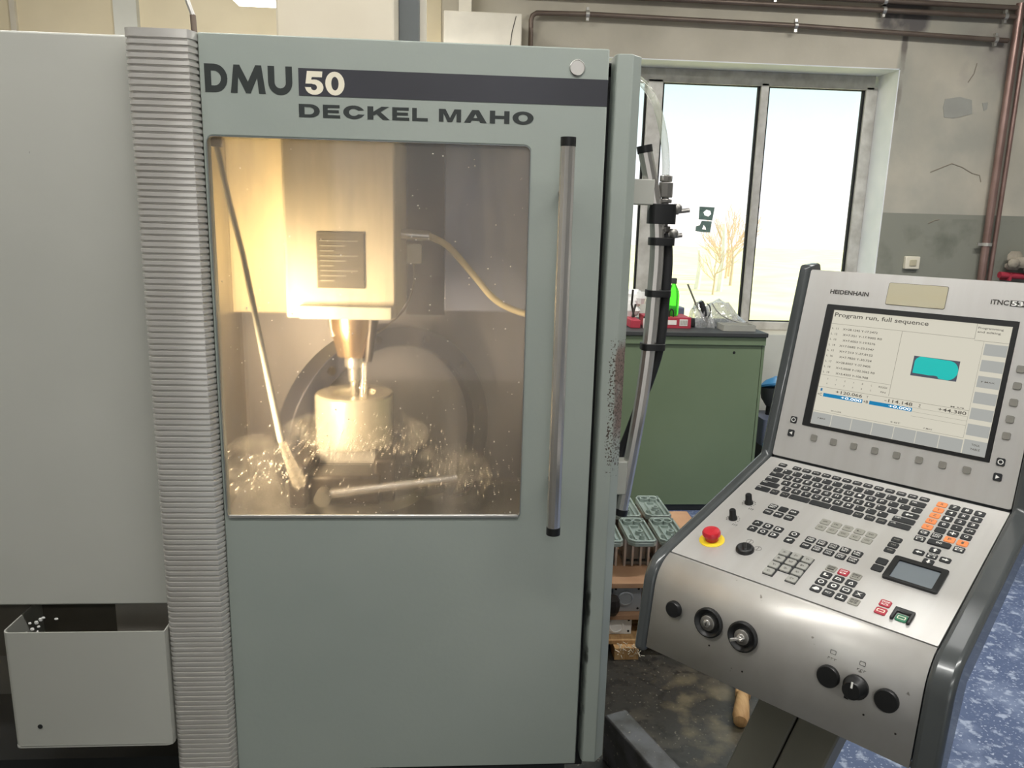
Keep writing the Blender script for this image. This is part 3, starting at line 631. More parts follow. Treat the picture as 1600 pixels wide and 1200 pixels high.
# chip bin under the left panel
cb = empty('chip_bin', (-.75, 1.6, .47)); tag(cb, 'pale grey metal bin under the left machine panel', 'bin')
MB().prism([[(-.912, 1.618), (-.912, 1.482), (-.908, 1.474), (-.900, 1.47), (-.592, 1.47), (-.592, 1.618), (-.595, 1.618), (-.595, 1.473), (-.899, 1.473), (-.906, 1.477), (-.909, 1.483), (-.909, 1.618)]], .480, .7405).build('bin_wall', 'pale_paint', cb)
MB().prism([rrect(-.912, -.592, 1.47, 1.618, .012)], .477, .481).build('bin_floor', 'pale_paint', cb)
MB().lathe([(.005, 0), (.005, .001)], 12, Matrix.Translation((-.8564, 1.4698, .5276)) @ Matrix.Rotation(PI/2, 4, 'X')).build('bin_hole', 'dark_gap', cb)
rnd = random.Random(4); k = MB()
for i in range(9): k.sph((rnd.uniform(-.885, -.83), rnd.uniform(1.48, 1.54), .735+rnd.uniform(-.01, .006)), (rnd.uniform(.002, .005), .003, rnd.uniform(.002, .005)), 6)
tag(k.build('metal_chips', 'bag'), 'pale metal chips heaped at the rim of the bin', 'chips', kind='stuff')

# ------------------------------------------------------------------ inside the machine: work and coolant
vc = empty('machine_vice', (-.29, 2.0, .84)); tag(vc, 'dark wet vice with a long lever in the milling machine', 'vice')
MB().box(-.415, -.20, 1.93, 2.24, .836, .915).build('vice_body', 'iron', vc, bevel=.008)
MB().box(-.430, -.385, 1.90, 2.22, .836, .955).build('vice_jaw', 'iron', vc, bevel=.008)
MB().box(-.22, -.165, 1.95, 2.22, .836, .955).build('vice_jaw', 'iron', vc, bevel=.008)
MB().cyl((-.345, 1.92, .868), (.0, 1.95, .904), .0125, .010, n=12).build('vice_lever', 'steel', vc)
MB().cyl((-.345, 1.89, .866), (-.345, 1.96, .866), .021, n=16).build('vice_screw', 'steel_dull', vc)
wp = empty('workpiece', (-.289, 2.12, .916)); tag(wp, 'shiny round metal workpiece clamped under the spindle tool', 'workpiece')
MB().lathe([(.108, .956), (.108, 1.092), (.103, 1.097), (.06, 1.097), (.058, 1.085), (.0, 1.085)], 40, Matrix.Translation((-.289, 2.12, 0)), caps=False).build('turned_body', 'wet_alu', wp)
MB().box(-.375, -.225, 2.04, 2.20, .916, .956).build('clamped_foot', 'alu', wp)
MB().cyl((-.262, 2.09, 1.085), (-.262, 2.09, 1.112), .014, n=10).build('clamp_bolt', 'iron', wp)
t = MB().tube([(-.5205, 1.75, 1.7208), (-.499, 1.75, 1.60), (-.4754, 1.75, 1.4858), (-.440, 1.75, 1.26), (-.4079, 1.75, 1.0614)], [.006, .006, .006, .0065, .008], 10).build('coolant_lance', 'patch_grey')
tag(t, 'thin pale coolant tube slanting down behind the door glass', 'tube')
MB().box(-.535, -.510, 1.74, 1.76, 1.715, 1.85).build('lance_bracket', 'steel_dull', mm)
t = MB().tube([(-.2555, 2.07, 1.19), (-.256, 2.065, 1.15), (-.258, 2.06, 1.098)], [.007, .008, .010], 10).build('coolant_jet', 'water'); tag(t, 'white coolant jet falling from the nozzle onto the workpiece', 'water')
t = MB().tube([(-.407, 1.752, 1.058), (-.400, 1.79, 1.00), (-.39, 1.84, .93)], [.008, .012, .018], 10).build('coolant_jet', 'water'); tag(t, 'yellow-lit coolant stream leaving the slanting tube', 'water')
rnd = random.Random(11); k = MB()
def spray(n, c, s, rr):
    for i in range(n):
        p_ = (c[0]+rnd.gauss(0, s[0]), c[1]+rnd.gauss(0, s[1])*.6, c[2]+abs(rnd.gauss(0, s[2])))
        if not (1.62 < p_[1] < 2.4): continue
        k.sph(p_, (rr*rnd.uniform(.5, 1.5),)*2+(rr*rnd.uniform(.5, 2.2),), 4)
spray(480, (-.27, 2.02, .955), (.09, .10, .035), .0018); spray(220, (-.03, 2.0, .86), (.09, .08, .05), .0018); spray(120, (-.45, 1.9, .9), (.08, .1, .05), .0022)
tag(k.build('coolant_drops', 'white_card'), 'spray of tiny coolant drops around the vice', 'water', kind='stuff')
rnd = random.Random(21); k = MB()
for i in range(230):
    a, b = rnd.uniform(-.455, .122), .98+.72*rnd.random()**1.6
    r_ = rnd.choice((.0006, .0008, .0011, .0016)); k.sph((a, 1.5035, b), (r_, .0006, r_*rnd.uniform(1, 2.2)), 4)
tag(k.build('water_drops', 'white_card'), 'small splashed drops clinging to the door window', 'water', kind='stuff')
# mist
m = bpy.data.materials.new('mist'); m.use_nodes = True; MAT['mist'] = m
N = m.node_tree.nodes; L = m.node_tree.links; N.clear(); o = N.new('ShaderNodeOutputMaterial'); vs = N.new('ShaderNodeVolumeScatter'); vs.inputs['Color'].default_value = (1, .96, .9, 1)
t_ = N.new('ShaderNodeTexCoord'); n_ = N.new('ShaderNodeTexNoise'); n_.inputs['Scale'].default_value = 15; n_.inputs['Detail'].default_value = 6; L.new(t_.outputs['Object'], n_.inputs[0])
mr = N.new('ShaderNodeMapRange'); mr.inputs['From Min'].default_value = .48; mr.inputs['From Max'].default_value = .75; mr.inputs['To Max'].default_value = 11; mr.inputs['To Min'].default_value = .0
L.new(n_.outputs[0], mr.inputs[0]); L.new(mr.outputs[0], vs.inputs['Density']); L.new(vs.outputs[0], o.inputs['Volume'])
for c_, r_, lb in (((-.285, 2.09, .985), (.21, .13, .07), 'coolant mist around the foot of the workpiece'), ((-.56, 2.05, .83), (.16, .25, .15), 'warm-lit coolant mist in the lower left of the machine'), ((-.02, 2.08, .875), (.12, .12, .085), 'pale coolant mist at the tip of the vice lever')):
    t = MB().sph(c_, r_, 20).build('coolant_mist', 'mist'); tag(t, lb, 'mist', kind='stuff')

# ------------------------------------------------------------------ control console (local frame: x along its width, y away from the operator)
cc = empty('control_console'); tag(cc, 'grey steel control console with screen, keyboard and emergency stop', 'control console')
OZ = 1.1242; W = .418; ts, tk = .2560, .2516
SM = Matrix(((1, 0, 0, 0), (0, math.sin(ts), -math.cos(ts), 0), (0, math.cos(ts), math.sin(ts), OZ), (0, 0, 0, 1)))
KM = Matrix(((1, 0, 0, 0), (0, math.cos(tk), -math.sin(tk), 0), (0, math.sin(tk), math.cos(tk), OZ), (0, 0, 0, 1)))
tl = math.radians(8)
FY, FZ = -.4267, .8741
FM = Matrix(((1, 0, 0, 0), (0, math.sin(tl), -math.cos(tl), FY), (0, math.cos(tl), math.sin(tl), FZ), (0, 0, 0, 1)))
PX = Matrix(((0, 0, 1, 0), (1, 0, 0, 0), (0, 1, 0, 0), (0, 0, 0, 1)))     # loops drawn as (y, z), extruded along x
HF = .3843; KD = .3807
# face sheets
MB().prism([rrect(.0, W, .003, HF, .004), [(.0465, .0730), (.3735, .0730), (.3735, .3180), (.0465, .3180)]], -.004, 0, SM).build('screen_panel', 'console_steel', cc, label='brushed steel screen panel')
MB().prism([rrect(0, W, -KD+.0015, -.004, .002)], -.004, 0, KM).build('keyboard_panel', 'console_steel', cc, label='brushed steel keyboard panel')
B0 = Vector((-KD*math.cos(tk), OZ-KD*math.sin(tk)))
rr, th0, th1, FL = .058, tk, math.radians(82), .1083
pr = []
for i in range(13):
    th = th0+(th1-th0)*i/12; pr.append((B0.x-rr*(math.sin(th)-math.sin(th0)), B0.y-rr*(math.cos(th0)-math.cos(th))))
pr[0] = (pr[0][0]-.0015*math.cos(tk), pr[0][1]-.0015*math.sin(tk))
pr.append((FY, FZ)); pr.append((FY+.02, FZ-.004))
k = MB(); k.ring([[(x_, a, b) for a, b in pr] for x_ in (0, W)], caps=False, closed=False); fp = k.build('front_panel', 'console_front', cc, smooth=60, label='steel front panel with rounded top edge')
so_ = fp.modifiers.new('thickness', 'SOLIDIFY'); so_.thickness = .003; so_.offset = -1
# shell behind the sheets
T_ = Vector((HF*math.sin(ts), OZ+HF*math.cos(ts)))
def inner_c(d, e):
    kx_, kz_ = d*math.sin(tk), -d*math.cos(tk)
    return [(FY+e, FZ+.004), (FY+d*.95, FZ+.012), (B0.x+.015+kx_, B0.y+.004+kz_), (.052+(d-.055)*.6, OZ-.028-(d-.055)), (T_.x+d*math.cos(ts), T_.y-d*math.sin(ts))]
ic = inner_c(.055, .012)
shell = [(T_.x+.004, T_.y-.003), (.006, OZ-.002), (B0.x+.005, B0.y-.008), (B0.x-.025, B0.y-.03), (FY+.012, FZ+.04)]+ic
MB().prism([shell], .001, W-.001, PX).build('console_shell', 'console_shell', cc)
cheek = [(T_.x-.004, T_.y+.008), (-.006, OZ+.004), (B0.x+.01, B0.y+.005)]
for i in range(1, 9):
    th = th0+(th1-th0)*i/8; cheek.append((B0.x-(rr+.004)*(math.sin(th)-math.sin(th0)), B0.y+.003-(rr)*(math.cos(th0)-math.cos(th))))
cheek += [(FY-.004, FZ-.012), (FY+.045, FZ-.012), *inner_c(.060, .05)[1:-1], (T_.x+.062, T_.y-.012), (T_.x+.05, T_.y+.012)]
for a, b in ((-.024, -.0008), (W+.0008, W+.036)):
    MB().prism([cheek], a, b, PX).build('side_frame', 'console_frame', cc, bevel=.008, seg=4, smooth=60)
# stand under the console (leaning box column) -- local coordinates
def loc(x_, y_): dx, dy = x_-.63726, y_-1.45827; c, s_ = math.cos(-.8252), math.sin(-.8252); return (dx*c+dy*s_, -dx*s_+dy*c)
ca = loc(.786, 1.27); cbm = loc(.786-.34, 1.27)
def post(a0, a1, b0, b1):
    k = MB(); k.ring([[(cbm[0]+x_, cbm[1]+y_, .02) for x_, y_ in ((a0, b0), (a1, b0), (a1, b1), (a0, b1))], [(ca[0]+x_, ca[1]+y_, 1.0) for x_, y_ in ((a0, b0), (a1, b0), (a1, b1), (a0, b1))]]); return k
post(-.078, -.0015, -.05, .06).build('stand_half', 'stand_paint', cc, bevel=.004); post(.0015, .078, -.05, .06).build('stand_half', 'stand_paint', cc, bevel=.004)
MB().box(cbm[0]-.15, cbm[0]+.15, cbm[1]-.15, cbm[1]+.18, 0, .02).build('stand_foot', 'console_shell', cc, bevel=.004)

# screen
MB().prism([rrect(.0466, .3728, .0731, .3178, .003), [(.061, .080), (.365, .080), (.365, .308), (.061, .308)]], -.006, .001, SM).build('screen_bezel', 'bezel', cc)
disp = MB().box(.0608, .3652, .0798, .3082, -.007, -.0035, T=SM).build('display', 'scr_bg', cc, label='lit display showing a running program')
def scr(nm, m, rects=(), texts=(), polys=(), h=-.0031):
    k = MB()
    for a, b, c, d in rects: k.box(a, b, c, d, h-.0003, h, T=SM)
    for tx, a, b, c, d in texts: k.text(tx, a, b, c, d, h+.0002, T=SM, bold=.012)
    for p_ in polys: k.prism([p_], h-.0003, h, SM)
    return k.build(nm, m, disp, smooth=0)
LX = .061; RX = .3266
scr('screen_rules', 'scr_line', [(LX, .312-.001, .2808, .2813), (.1921, .1926, .158, .281), (.3108, .3113, .281, .308), (.3113, .365, .2785, .2790), (LX, .1926, .1785, .1789), (LX, RX, .1546, .1551), (.2367, RX, .1440, .1443), (.2367, RX, .1365, .1368), (.2367, RX, .1285, .1288), (LX, RX, .1065, .1069), (.3262, .3265, .107, .279)])
for i in range(6):
    z_ = .2745-.0283*i; MB().box(.3290, .3635, z_-.0200, z_, -.0034, -.0031, T=SM).build('softkey_field', 'scr_key', disp)
MB().box(.329, .3648, .0802, .1055, -.0034, -.0031, T=SM).build('softkey_field', 'scr_key', disp)
for i in range(7):
    a = .0615+.0381*i; MB().box(a, a+.0370, .0802, .1035, -.0034, -.0031, T=SM).build('softkey_field', 'scr_key', disp)
scr('position_bar', 'scr_blue', [(.0740, .1485, .1362, .1432)]); scr('position_bar', 'scr_blue', [(.1612, .2363, .1362, .1432)]); scr('axis_mark', 'scr_blue', [(.0668, .0705, .1465, .1520)])
scr('graphic_field', 'scr_slate', [(.2212, .2970, .2018, .2384)])
scr('graphic_part', 'scr_teal', polys=[[(.2240, .2070), (.2520, .2062), *arc(.2600, .2010, .012, .006, 110, 60, 3), (.2680, .2030), *arc(.2810, .2195, .0160, .0175, -100, 90, 10), (.2320, .2382), (.2262, .2340), (.2240, .2290)]], h=-.0028)
tx = [('Program run, full sequence', .0642, .2338, .2925, .3035), ('Programming', .3135, .3520, .2985, .3030), ('and editing', .3135, .3490, .2915, .2960),
      ('+120.066', .0965, .1465, .1462, .1522), ('-114.148', .1870, .2355, .1462, .1522), ('+44.380', .2781, .3232, .1462, .1522), ('X', .0672, .0701, .1470, .1515), ('Y', .1545, .1575, .1470, .1515), ('Z', .2460, .2495, .1465, .1515),
      ('+C', .0628, .0712, .1372, .1425), ('+B', .1505, .1590, .1372, .1425), ('TOOL', .341, .354, .0960, .0995), ('TABLE', .340, .355, .0885, .0920), ('F MAX', .073, .088, .0915, .0945),
      ('S-IST', .205, .222, .1100, .1125), ('F MAX', .262, .276, .1095, .1120), ('0% S-OVR', .095, .115, .1100, .1125), ('F MAX', .335, .356, .2070, .2095), ('M 5/9', .297, .318, .1560, .1585)]
ln = ['L X+28.1245 Y-17.5472', 'L X+7.351 Y-17.9005 R0', 'L X+7.6053 Y-19.9376', 'L X+7.0685 Y-23.5347', 'L X+7.213 Y-27.8122', 'L X+7.7820 Y-30.724', 'L X+28.8307 Y-37.9405', 'L X+5.0008 Y-102.3062 R0', 'L X+5.4303 Y-106.908']
for i, s_ in enumerate(ln):
    b = .2720-.01092*i; tx.append((s_[:1]+'  '+str(11+i), .0645, .0765, b-.0018, b+.0018)); tx.append((s_[2:], .0850+.002*(i % 3), (.160 if 'R0' in s_ else .150), b-.0020, b+.0020))
for i, c_ in enumerate('XYZABC'): tx.append((c_, .0755+.0165*i, .0775+.0165*i, .1705, .1735)); tx.append((c_, .0755+.0165*i, .0775+.0165*i, .1610, .1640))
tx += [('ROUGH', .172, .187, .1700, .1735), ('FIN', .177, .186, .1612, .1640)]
for t_ in tx: scr('screen_text', 'scr_text', texts=[t_])
for a_ in (.1085, .1962): scr('screen_value', 'scr_white', texts=[('+0.000', a_, a_+.0385, .1374, .1422)], h=-.0027)

# keys
def keymesh(wd, hg, ht, kinds, legend=None, lm=None):
    k = MB(); r_ = .0018; out = [(-wd/2+r_, -hg/2), (wd/2-r_, -hg/2), (wd/2, -hg/2+r_), (wd/2, hg/2-r_), (wd/2-r_, hg/2), (-wd/2+r_, hg/2), (-wd/2, hg/2-r_), (-wd/2, -hg/2+r_)]
    k.ring([[(a*s_, b*s_, h) for a, b in out] for s_, h in ((1, -.001), (1, ht*.6), (.94, ht))])
    if legend:
        for item in legend:
            if isinstance(item[0], str): k.text(*item, ht+.0002, 1, bold=.02)
            elif isinstance(item[0][0], (list, tuple)): k.prism([list(l_) for l_ in item], ht-.0002, ht+.0002, mi=1)
            else: k.prism([list(item)], ht-.0002, ht+.0002, mi=1)
    me_o = k.build('key', [kinds, lm or 'print_white'], smooth=0); me = me_o.data; bpy.data.objects.remove(me_o); return me
KC = {}
def key(M_, a, b, wd=.0156, hg=.0150, ht=.0017, kind='key_black', legend=None, lm=None, nm='key', parent=None):
    kk = (wd, hg, ht, kind, str(legend), lm)
    if kk not in KC: KC[kk] = keymesh(wd, hg, ht, kind, legend, lm)
    return link(nm, KC[kk], parent or cc, M_ @ Matrix.Translation((a, b, 0)))
def L1(c, wx=.0056, hy=.0066, dx=0, dy=0): return [(c, dx-wx/2, dx+wx/2, dy-hy/2, dy+hy/2)]
def L2(a, b): return [(a, -.0056, .0056, .0006, .0044), (b, -.0052, .0052, -.0048, -.0012)]
def corner(c): return [(c, -.0055, -.0030, .0005, .0045)]
PW = .01905
xs = [.0353]+[.0640+.01915*i for i in range(13)]
for i, a in enumerate(xs):
    lg = [('ESC', -.0045, .0045, -.0014, .0014)] if i == 0 else [('F%d' % i if i < 9 else ['PRT', 'SCRL', 'PAUSE', 'INS', 'DEL'][i-9], -.0045, .0045, -.0012, .0012)]
    key(KM, a, -.0268, .0156, .0118, .0015, legend=lg)
for i, c_ in enumerate('^1234567890?`'): key(KM, .0353+.01915*i, -.0475, legend=corner(c_))
key(KM, .2891, -.0475, .0255, .0156, legend=[('DEL', -.009, -.001, 0, .004)])
key(KM, .0411, -.0655, .0255, legend=[('TAB', -.010, -.003, .001, .0045)])
for i, c_ in enumerate('QWERTZUIOP'): key(KM, .0640+.01915*i, -.0668, legend=L1(c_))
for i, c_ in enumerate(';+#'): key(KM, .0640+.01915*(10+i), -.0668, legend=corner(c_))
key(KM, .0415, -.0860, .0248, legend=[('CAPS', -.010, -.002, .001, .0045)])
for i, c_ in enumerate('ASDFGHJKL'): key(KM, .0695+.01915*i, -.0868, legend=L1(c_))
for i, c_ in enumerate(',.'): key(KM, .0695+.01915*(9+i), -.0868, legend=corner(c_))
key(KM, .2900, -.0872, .0258, legend=[(( -.008, -.001), (-.004, .003), (-.004, .0005), (.004, .0005), (.004, -.0022), (-.004, -.0022), (-.004, -.005))])
key(KM, .0455, -.1045, .0348, legend=[('SHIFT', -.015, -.006, .001, .0045)])
for i, c_ in enumerate('YXVCBNM'): key(KM, .0787+.01915*i, -.1060, legend=L1(c_))
for i, c_ in enumerate('<>-'): key(KM, .0787+.01915*(7+i), -.1060, legend=corner(c_))
key(KM, .2856, -.1072, .0348, legend=[('SHIFT', -.015, -.005, .001, .0045)])
key(KM, .0415, -.1250, .0270, legend=[('CTRL', -.0115, -.004, .001, .0045)])
for a in (.0651, .0847): key(KM, a, -.1250, .0150, kind='key_black', legend=[('ALT', -.005, .005, -.0018, .0018)], lm='key_grey')
for a in (.1125, .1507, .1890): key(KM, a, -.1250, .0368)
for a, s_ in ((.2178, 'ALT'), (.2371, 'WIN'), (.2562, 'APP')): key(KM, a, -.1262, .0158, legend=[(s_, -.005, .005, -.002, .002)], lm='key_grey')
key(KM, .2848, -.1256, .0345, legend=[('CTRL', -.0145, -.006, .001, .0045)])
# axis and number block
for i, c_ in enumerate(['X', 'Y', 'Z', 'IV', 'V']): key(KM, .3228, -.0304-.0193*i, .0158, .0145, kind='key_orange', legend=L1(c_, .0050 if len(c_) == 1 else .0065), lm='copper_dark')
key(KM, .3232, -.1272, legend=L1('CE', .010)); key(KM, .3232, -.1465, legend=L2('DEL', '[ ]'))
for cx_, cs in ((.3421, '7410'), (.3612, '852.'), (.3803, '963')):
    for i, c_ in enumerate(cs): key(KM, cx_, -.0304-.0195*i, .0158, .0152, legend=L1(c_, .0022 if c_ == '.' else .0054, .0022 if c_ == '.' else .0070))
key(KM, .3803, -.0889, .0158, .0152, legend=L1('-/+', .0105)); key(KM, .3423, -.1082, .0158, .0152); key(KM, .3423, -.1272, .0158, .0152, legend=L2('NO', 'ENT'))
key(KM, .3612, -.1084, .0158, .0152, legend=[[(-.0045, -.0009), (-.0009, -.0009), (-.0009, -.0045), (.0009, -.0045), (.0009, -.0009), (.0045, -.0009), (.0045, .0009), (.0009, .0009), (.0009, .0045), (-.0009, .0045), (-.0009, .0009), (-.0045, .0009)]])
key(KM, .3803, -.1084, .0158, .0152, legend=L1('Q', .0062)); key(KM, .3615, -.1272, .0158, .0152, kind='key_orange', legend=L1('P', .005), lm='copper_dark'); key(KM, .3803, -.1277, .0158, .0152, kind='key_orange', legend=L1('I', .0035), lm='copper_dark')
key(KM, .3518, -.1467, .0335, .0140, .0028, legend=L1('ENT', .0085, .0045)); key(KM, .3805, -.1470, legend=L2('END', '[]'))
AR = [(-.0050, 0), (-.0005, .0034), (-.0005, .0014), (.0045, .0014), (.0045, -.0014), (-.0005, -.0014), (-.0005, -.0034)]
def rot(p_, a): return [(x_*math.cos(a)-y_*math.sin(a), x_*math.sin(a)+y_*math.cos(a)) for x_, y_ in p_]
for a, b, t_ in ((.3331, .1839, 0), (.3519, .1672, -PI/2), (.3522, .2010, PI/2), (.3715, .1845, PI)): key(KM, a, -b, .0158, .0132, legend=[rot(AR, t_)])
key(KM, .3522, -.1839, .0158, .0132, legend=L2('GOTO', '[ ]'))
for b, s_ in ((.1675, 'PGM'), (.1837, 'TAB'), (.2002, 'WIN')): key(KM, .2948, -b, .0158, .0132, legend=[(s_, -.004, .004, -.0015, .0015)], lm='key_grey')
for b in (.2344, .2542): key(KM, .2950, -b, .0165, .0165, nm='touchpad_button')
# mode blocks
for i, s_ in enumerate([('PGM', 'MGT'), None, ('ERR', ''), ('CALC', ''), ('MOD', ''), ('HELP', '')]):
    a = .0845+.01925*(i % 3); b = .1717+.0195*(i//3); key(KM, a, -b, legend=None if s_ is None else (L2(*s_) if s_[1] else L1(s_[0], .010, .0042)))
for i in range(10): key(KM, .1802+.0191*(i % 5), -(.1735+.0191*(i//5)), kind='key_grey', legend=L1(['APPR', 'FK', 'CHF', 'L', 'RND', 'CR', 'CT', 'CC', 'C', 'CYC'][i], .0075, .0040), lm='gap')
def ico(i):
    a = [[(-.0040, -.0028), (-.0005, .0036), (.0032, -.0005), (.0012, -.0005), (-.0005, .0016), (-.0024, -.0028)], (circ(0, 0, .0042, 12), circ(0, 0, .0028, 12)), ([(-.0045, -.0036), (.0012, -.0036), (.005, 0), (.0012, .0036), (-.0045, .0036)], [(-.0034, -.0024), (-.0034, .0024), (.0006, .0024), (.0006, -.0024)])]
    return [a[i % 3]]
for i in range(6): key(KM, .0848+.0193*(i % 3), -(.2325+.0193*(i//3)), legend=ico(i))
key(KM, .1518, -.2332, legend=[(circ(0, 0, .0046, 12), circ(0, 0, .0032, 12))]); key(KM, .1519, -.2530, legend=[rot(AR, .6)])
for i, s_ in enumerate([('TOUCH', 'PROBE'), ('CYCL', 'DEF'), ('CYCL', 'CALL'), ('LBL', 'SET'), ('LBL', 'CALL'), ('STOP', ''), ('TOOL', 'DEF'), ('TOOL', 'CALL'), ('SPEC', 'FCT'), ('PGM', 'CALL')]):
    key(KM, .1803+.0192*(i % 5), -(.2343+.0193*(i//5)), legend=L2(*s_) if s_[1] else L1(s_[0], .010, .0042))
# light key pad on black ground
MB().box(.1535, .2080, -.3368, -.2820, -.001, .0012, T=KM).build('key_ground', 'key_black', cc)
for a, b in ((.1628, -.3450), (.1995, -.3450)): MB().box(a-.0085, a+.0085, b-.011, b+.010, -.001, .0010, T=KM).build('key_ground', 'key_black', cc)
for i in range(12):
    if i == 10: continue
    key(KM, .1612+.0191*(i % 3), -(.2900+.0191*(i//3)), .0158, .0156, .0032, 'key_light', L1(['X-', 'Z+', 'Y+', 'B-', 'RAP', 'B+', 'Y-', 'Z-', 'X+', 'C-', '', 'C+'][i], .006, .0045), 'gap')
g4 = [(0, 0, 'key_grey'), (1, 0, 'key_red'), (2, 0, 'key_grey'), (0, 1, 'key_black'), (1, 1, 'key_black'), (2, 1, 'key_black'), (0, 2, 'key_black'), (1, 2, 'key_black'), (2, 2, 'key_black'), (3, 2, 'key_black'), (0, 3, 'key_black'), (1, 3, 'key_black'), (2, 3, 'key_black'), (3, 3, 'key_grey')]
SH = [L2('=', 'I'), L2('STOP', '0'), L2('=', 'O'), [[(-.004, -.003), (.004, -.003), (.004, -.001), (-.001, -.001), (-.001, .004), (-.004, .004)]], [([(-.005, -.003), (.005, -.003), (.003, .002), (-.003, .003)], [(-.003, -.0018), (.003, -.0018), (.002, .0008), (-.002, .0016)])], [([(-.003, -.004), (.004, -.004), (.002, .003), (-.002, .001)], [(-.0014, -.0028), (.0024, -.0028), (.0012, .0010), (-.0010, 0)])],
      [(circ(0, 0, .0046, 10), circ(0, 0, .0031, 10))], [(circ(.0005, 0, .0044, 8), circ(.0005, 0, .0024, 8))], [(rrect(-.005, .005, -.0035, .0035, .002), rrect(-.0036, .0036, -.0022, .0022, .001))], [[(-.004, -.004), (-.001, 0), (-.004, .004), (0, .0015), (.004, .004), (.001, 0), (.004, -.004), (0, -.0015)]],
      [[(-.0055, -.002), (0, -.004), (.0055, -.001), (.004, .003), (-.001, .004), (-.003, .001)]], L1('FCT', .009, .004), [[(-.0048, -.002), (.0048, -.002), (.0048, -.0035), (-.0048, -.0035)], [(-.0008, -.002), (.0008, -.002), (.0008, .004), (-.0008, .004)]], L2('==', '==')]
for (i, j, kd), lg in zip(g4, SH): key(KM, .2381+.01905*i, -(.2908+.0194*j), kind=kd, legend=lg, lm='print_white' if kd != 'key_grey' else 'gap')
key(KM, .3332, -.3300, kind='key_red', legend=L2('STOP', 'O')); key(KM, .3334, -.3493, kind='key_red', legend=[(rrect(-.0055, .0055, -.0032, .0032, .001), rrect(-.0042, .0042, -.0019, .0019, .0005))], lm='letter_pale'); key(KM, .3618, -.3496, kind='key_green', legend=[(rrect(-.0055, .0055, -.0034, .0034, .001), rrect(-.0044, .0044, -.0022, .0022, .0005))], lm='letter_pale')
MB().prism([[(.3480, -.3590), (.3530, -.3590), (.3530, -.3395), (.3700, -.3395), (.3700, -.3590), (.3752, -.3590), (.3752, -.3305), (.3480, -.3305)]], -.001, .0045, KM).build('key_guard', 'black', cc, bevel=.002)
MB().prism([rrect(.3076, .3856, -.2738, -.2111, .004), rrect(.3165, .3766, -.2683, -.2206, .002)], -.001, .004, KM).build('touchpad_frame', 'black', cc, bevel=.0015)
MB().box(.3160, .3770, -.2688, -.2200, -.002, .0012, T=KM).build('touchpad', 'touchpad', cc)
# knobs, emergency stop
def knob(a, b, nm='override_knob'):
    t_ = KM @ Matrix.Translation((a, b, 0)); k = MB(); k.lathe([(.0078, 0), (.0078, .004), (.0060, .0065), (.0058, .018), (.0050, .0195)], 24, t_); o = k.build(nm, 'black', cc)
    k = MB()
    for i in range(11):
        q = -2.3+4.6*i/10; k.box(-.0004, .0004, .0105, .0125, 0, .0004, T=t_ @ Matrix.Rotation(q, 4, 'Z'))
    k.build('knob_scale', 'print_dark', cc, kind='stuff')
knob(.0422, -.1815); knob(.0417, -.2405)
k = MB()
for a, b in ((.0500, -.2000), (.0490, -.2585)):
    for i in range(3): k.box(a+.0035*i, a+.0035*i+.0006, b, b+.006, 0, .0003, T=KM); k.box(a+.0035*i, a+.0035*i+.002, b+.003, b+.0036, 0, .0003, T=KM)
k.build('knob_print', 'print_dark', cc, kind='stuff')
te = KM @ Matrix.Translation((.0423, -.3160, 0))
es_ = MB().lathe([(.0215, 0), (.0215, .0012), (.0205, .0018)], 32, te).build('stop_disc', 'estop_yellow', cc, label='yellow disc of the emergency stop')
MB().lathe([(.0112, .0018), (.0112, .009), (.0125, .010), (.0155, .012), (.0158, .0165), (.0135, .0200), (.007, .0216), (0.0005, .022)], 28, te).build('stop_button', 'estop_red', es_, label='red mushroom button')
tr_ = KM @ Matrix.Translation((.1028, -.3137, 0))
rk = MB().lathe([(.0150, 0), (.0150, .004), (.0135, .0065), (.0110, .0075), (.0100, .0070)], 28, tr_).build('rotary_switch', 'black', cc)
MB().box(-.0035, .0035, -.0105, .0105, .006, .0095, T=tr_ @ Matrix.Rotation(.5, 4, 'Z')).build('switch_grip', 'black', rk, bevel=.002)
k = MB()
for a, b in ((.0985, -.2880), (.1185, -.2990)): k.prism([circ(a, b, .0060, 18), circ(a, b, .0056, 18)], 0, .0003, KM); k.box(a-.0003, a+.0003, b-.005, b+.005, 0, .0003, T=KM)
k.build('switch_print', 'print_dark', cc, kind='stuff')
# screen softkeys
for i in range(8): key(SM, .0751+.03825*i, .0530, .0124, .0124, .0024, 'softkey_grey', nm='softkey')
for b in (.2380, .2093, .1808, .1520, .1232): key(SM, .3892, b, .0124, .0124, .0024, 'softkey_grey', nm='softkey')
TRI = [(-.0032, 0), (.0028, .0034), (.0028, -.0034)]
key(SM, .0286, .0801, .0130, .0136, .0018, legend=[(circ(0, 0, .0044, 12), circ(0, 0, .0030, 12))], nm='switch_key'); key(SM, .0287, .0532, .0130, .0136, .0018, legend=[TRI], nm='switch_key')
key(SM, .3893, .0781, .0130, .0136, .0018, legend=[(circ(0, 0, .0044, 12), circ(0, 0, .0030, 12))], nm='switch_key'); key(SM, .3894, .0521, .0130, .0136, .0018, legend=[rot(TRI, PI)], nm='switch_key')
def print_on(M_, nm, m, texts, bold=.03):
    k = MB()
    for t_, a, b, c, d in texts: k.text(t_, a, b, c, d, .0004, T=M_, bold=bold)
    return k.build(nm, m, cc, smooth=0)
print_on(SM, 'maker_lettering', 'print_dark', [('HEIDENHAIN', .0471, .1205, .3390, .3475)])
print_on(SM, 'model_lettering', 'print_dark', [('iTNC', .3243, .3515, .3435, .3525)])
MB().box(.3535, .3835, .3425, .3530, .0001, .0004, T=SM).build('model_ground', 'print_dark', cc)
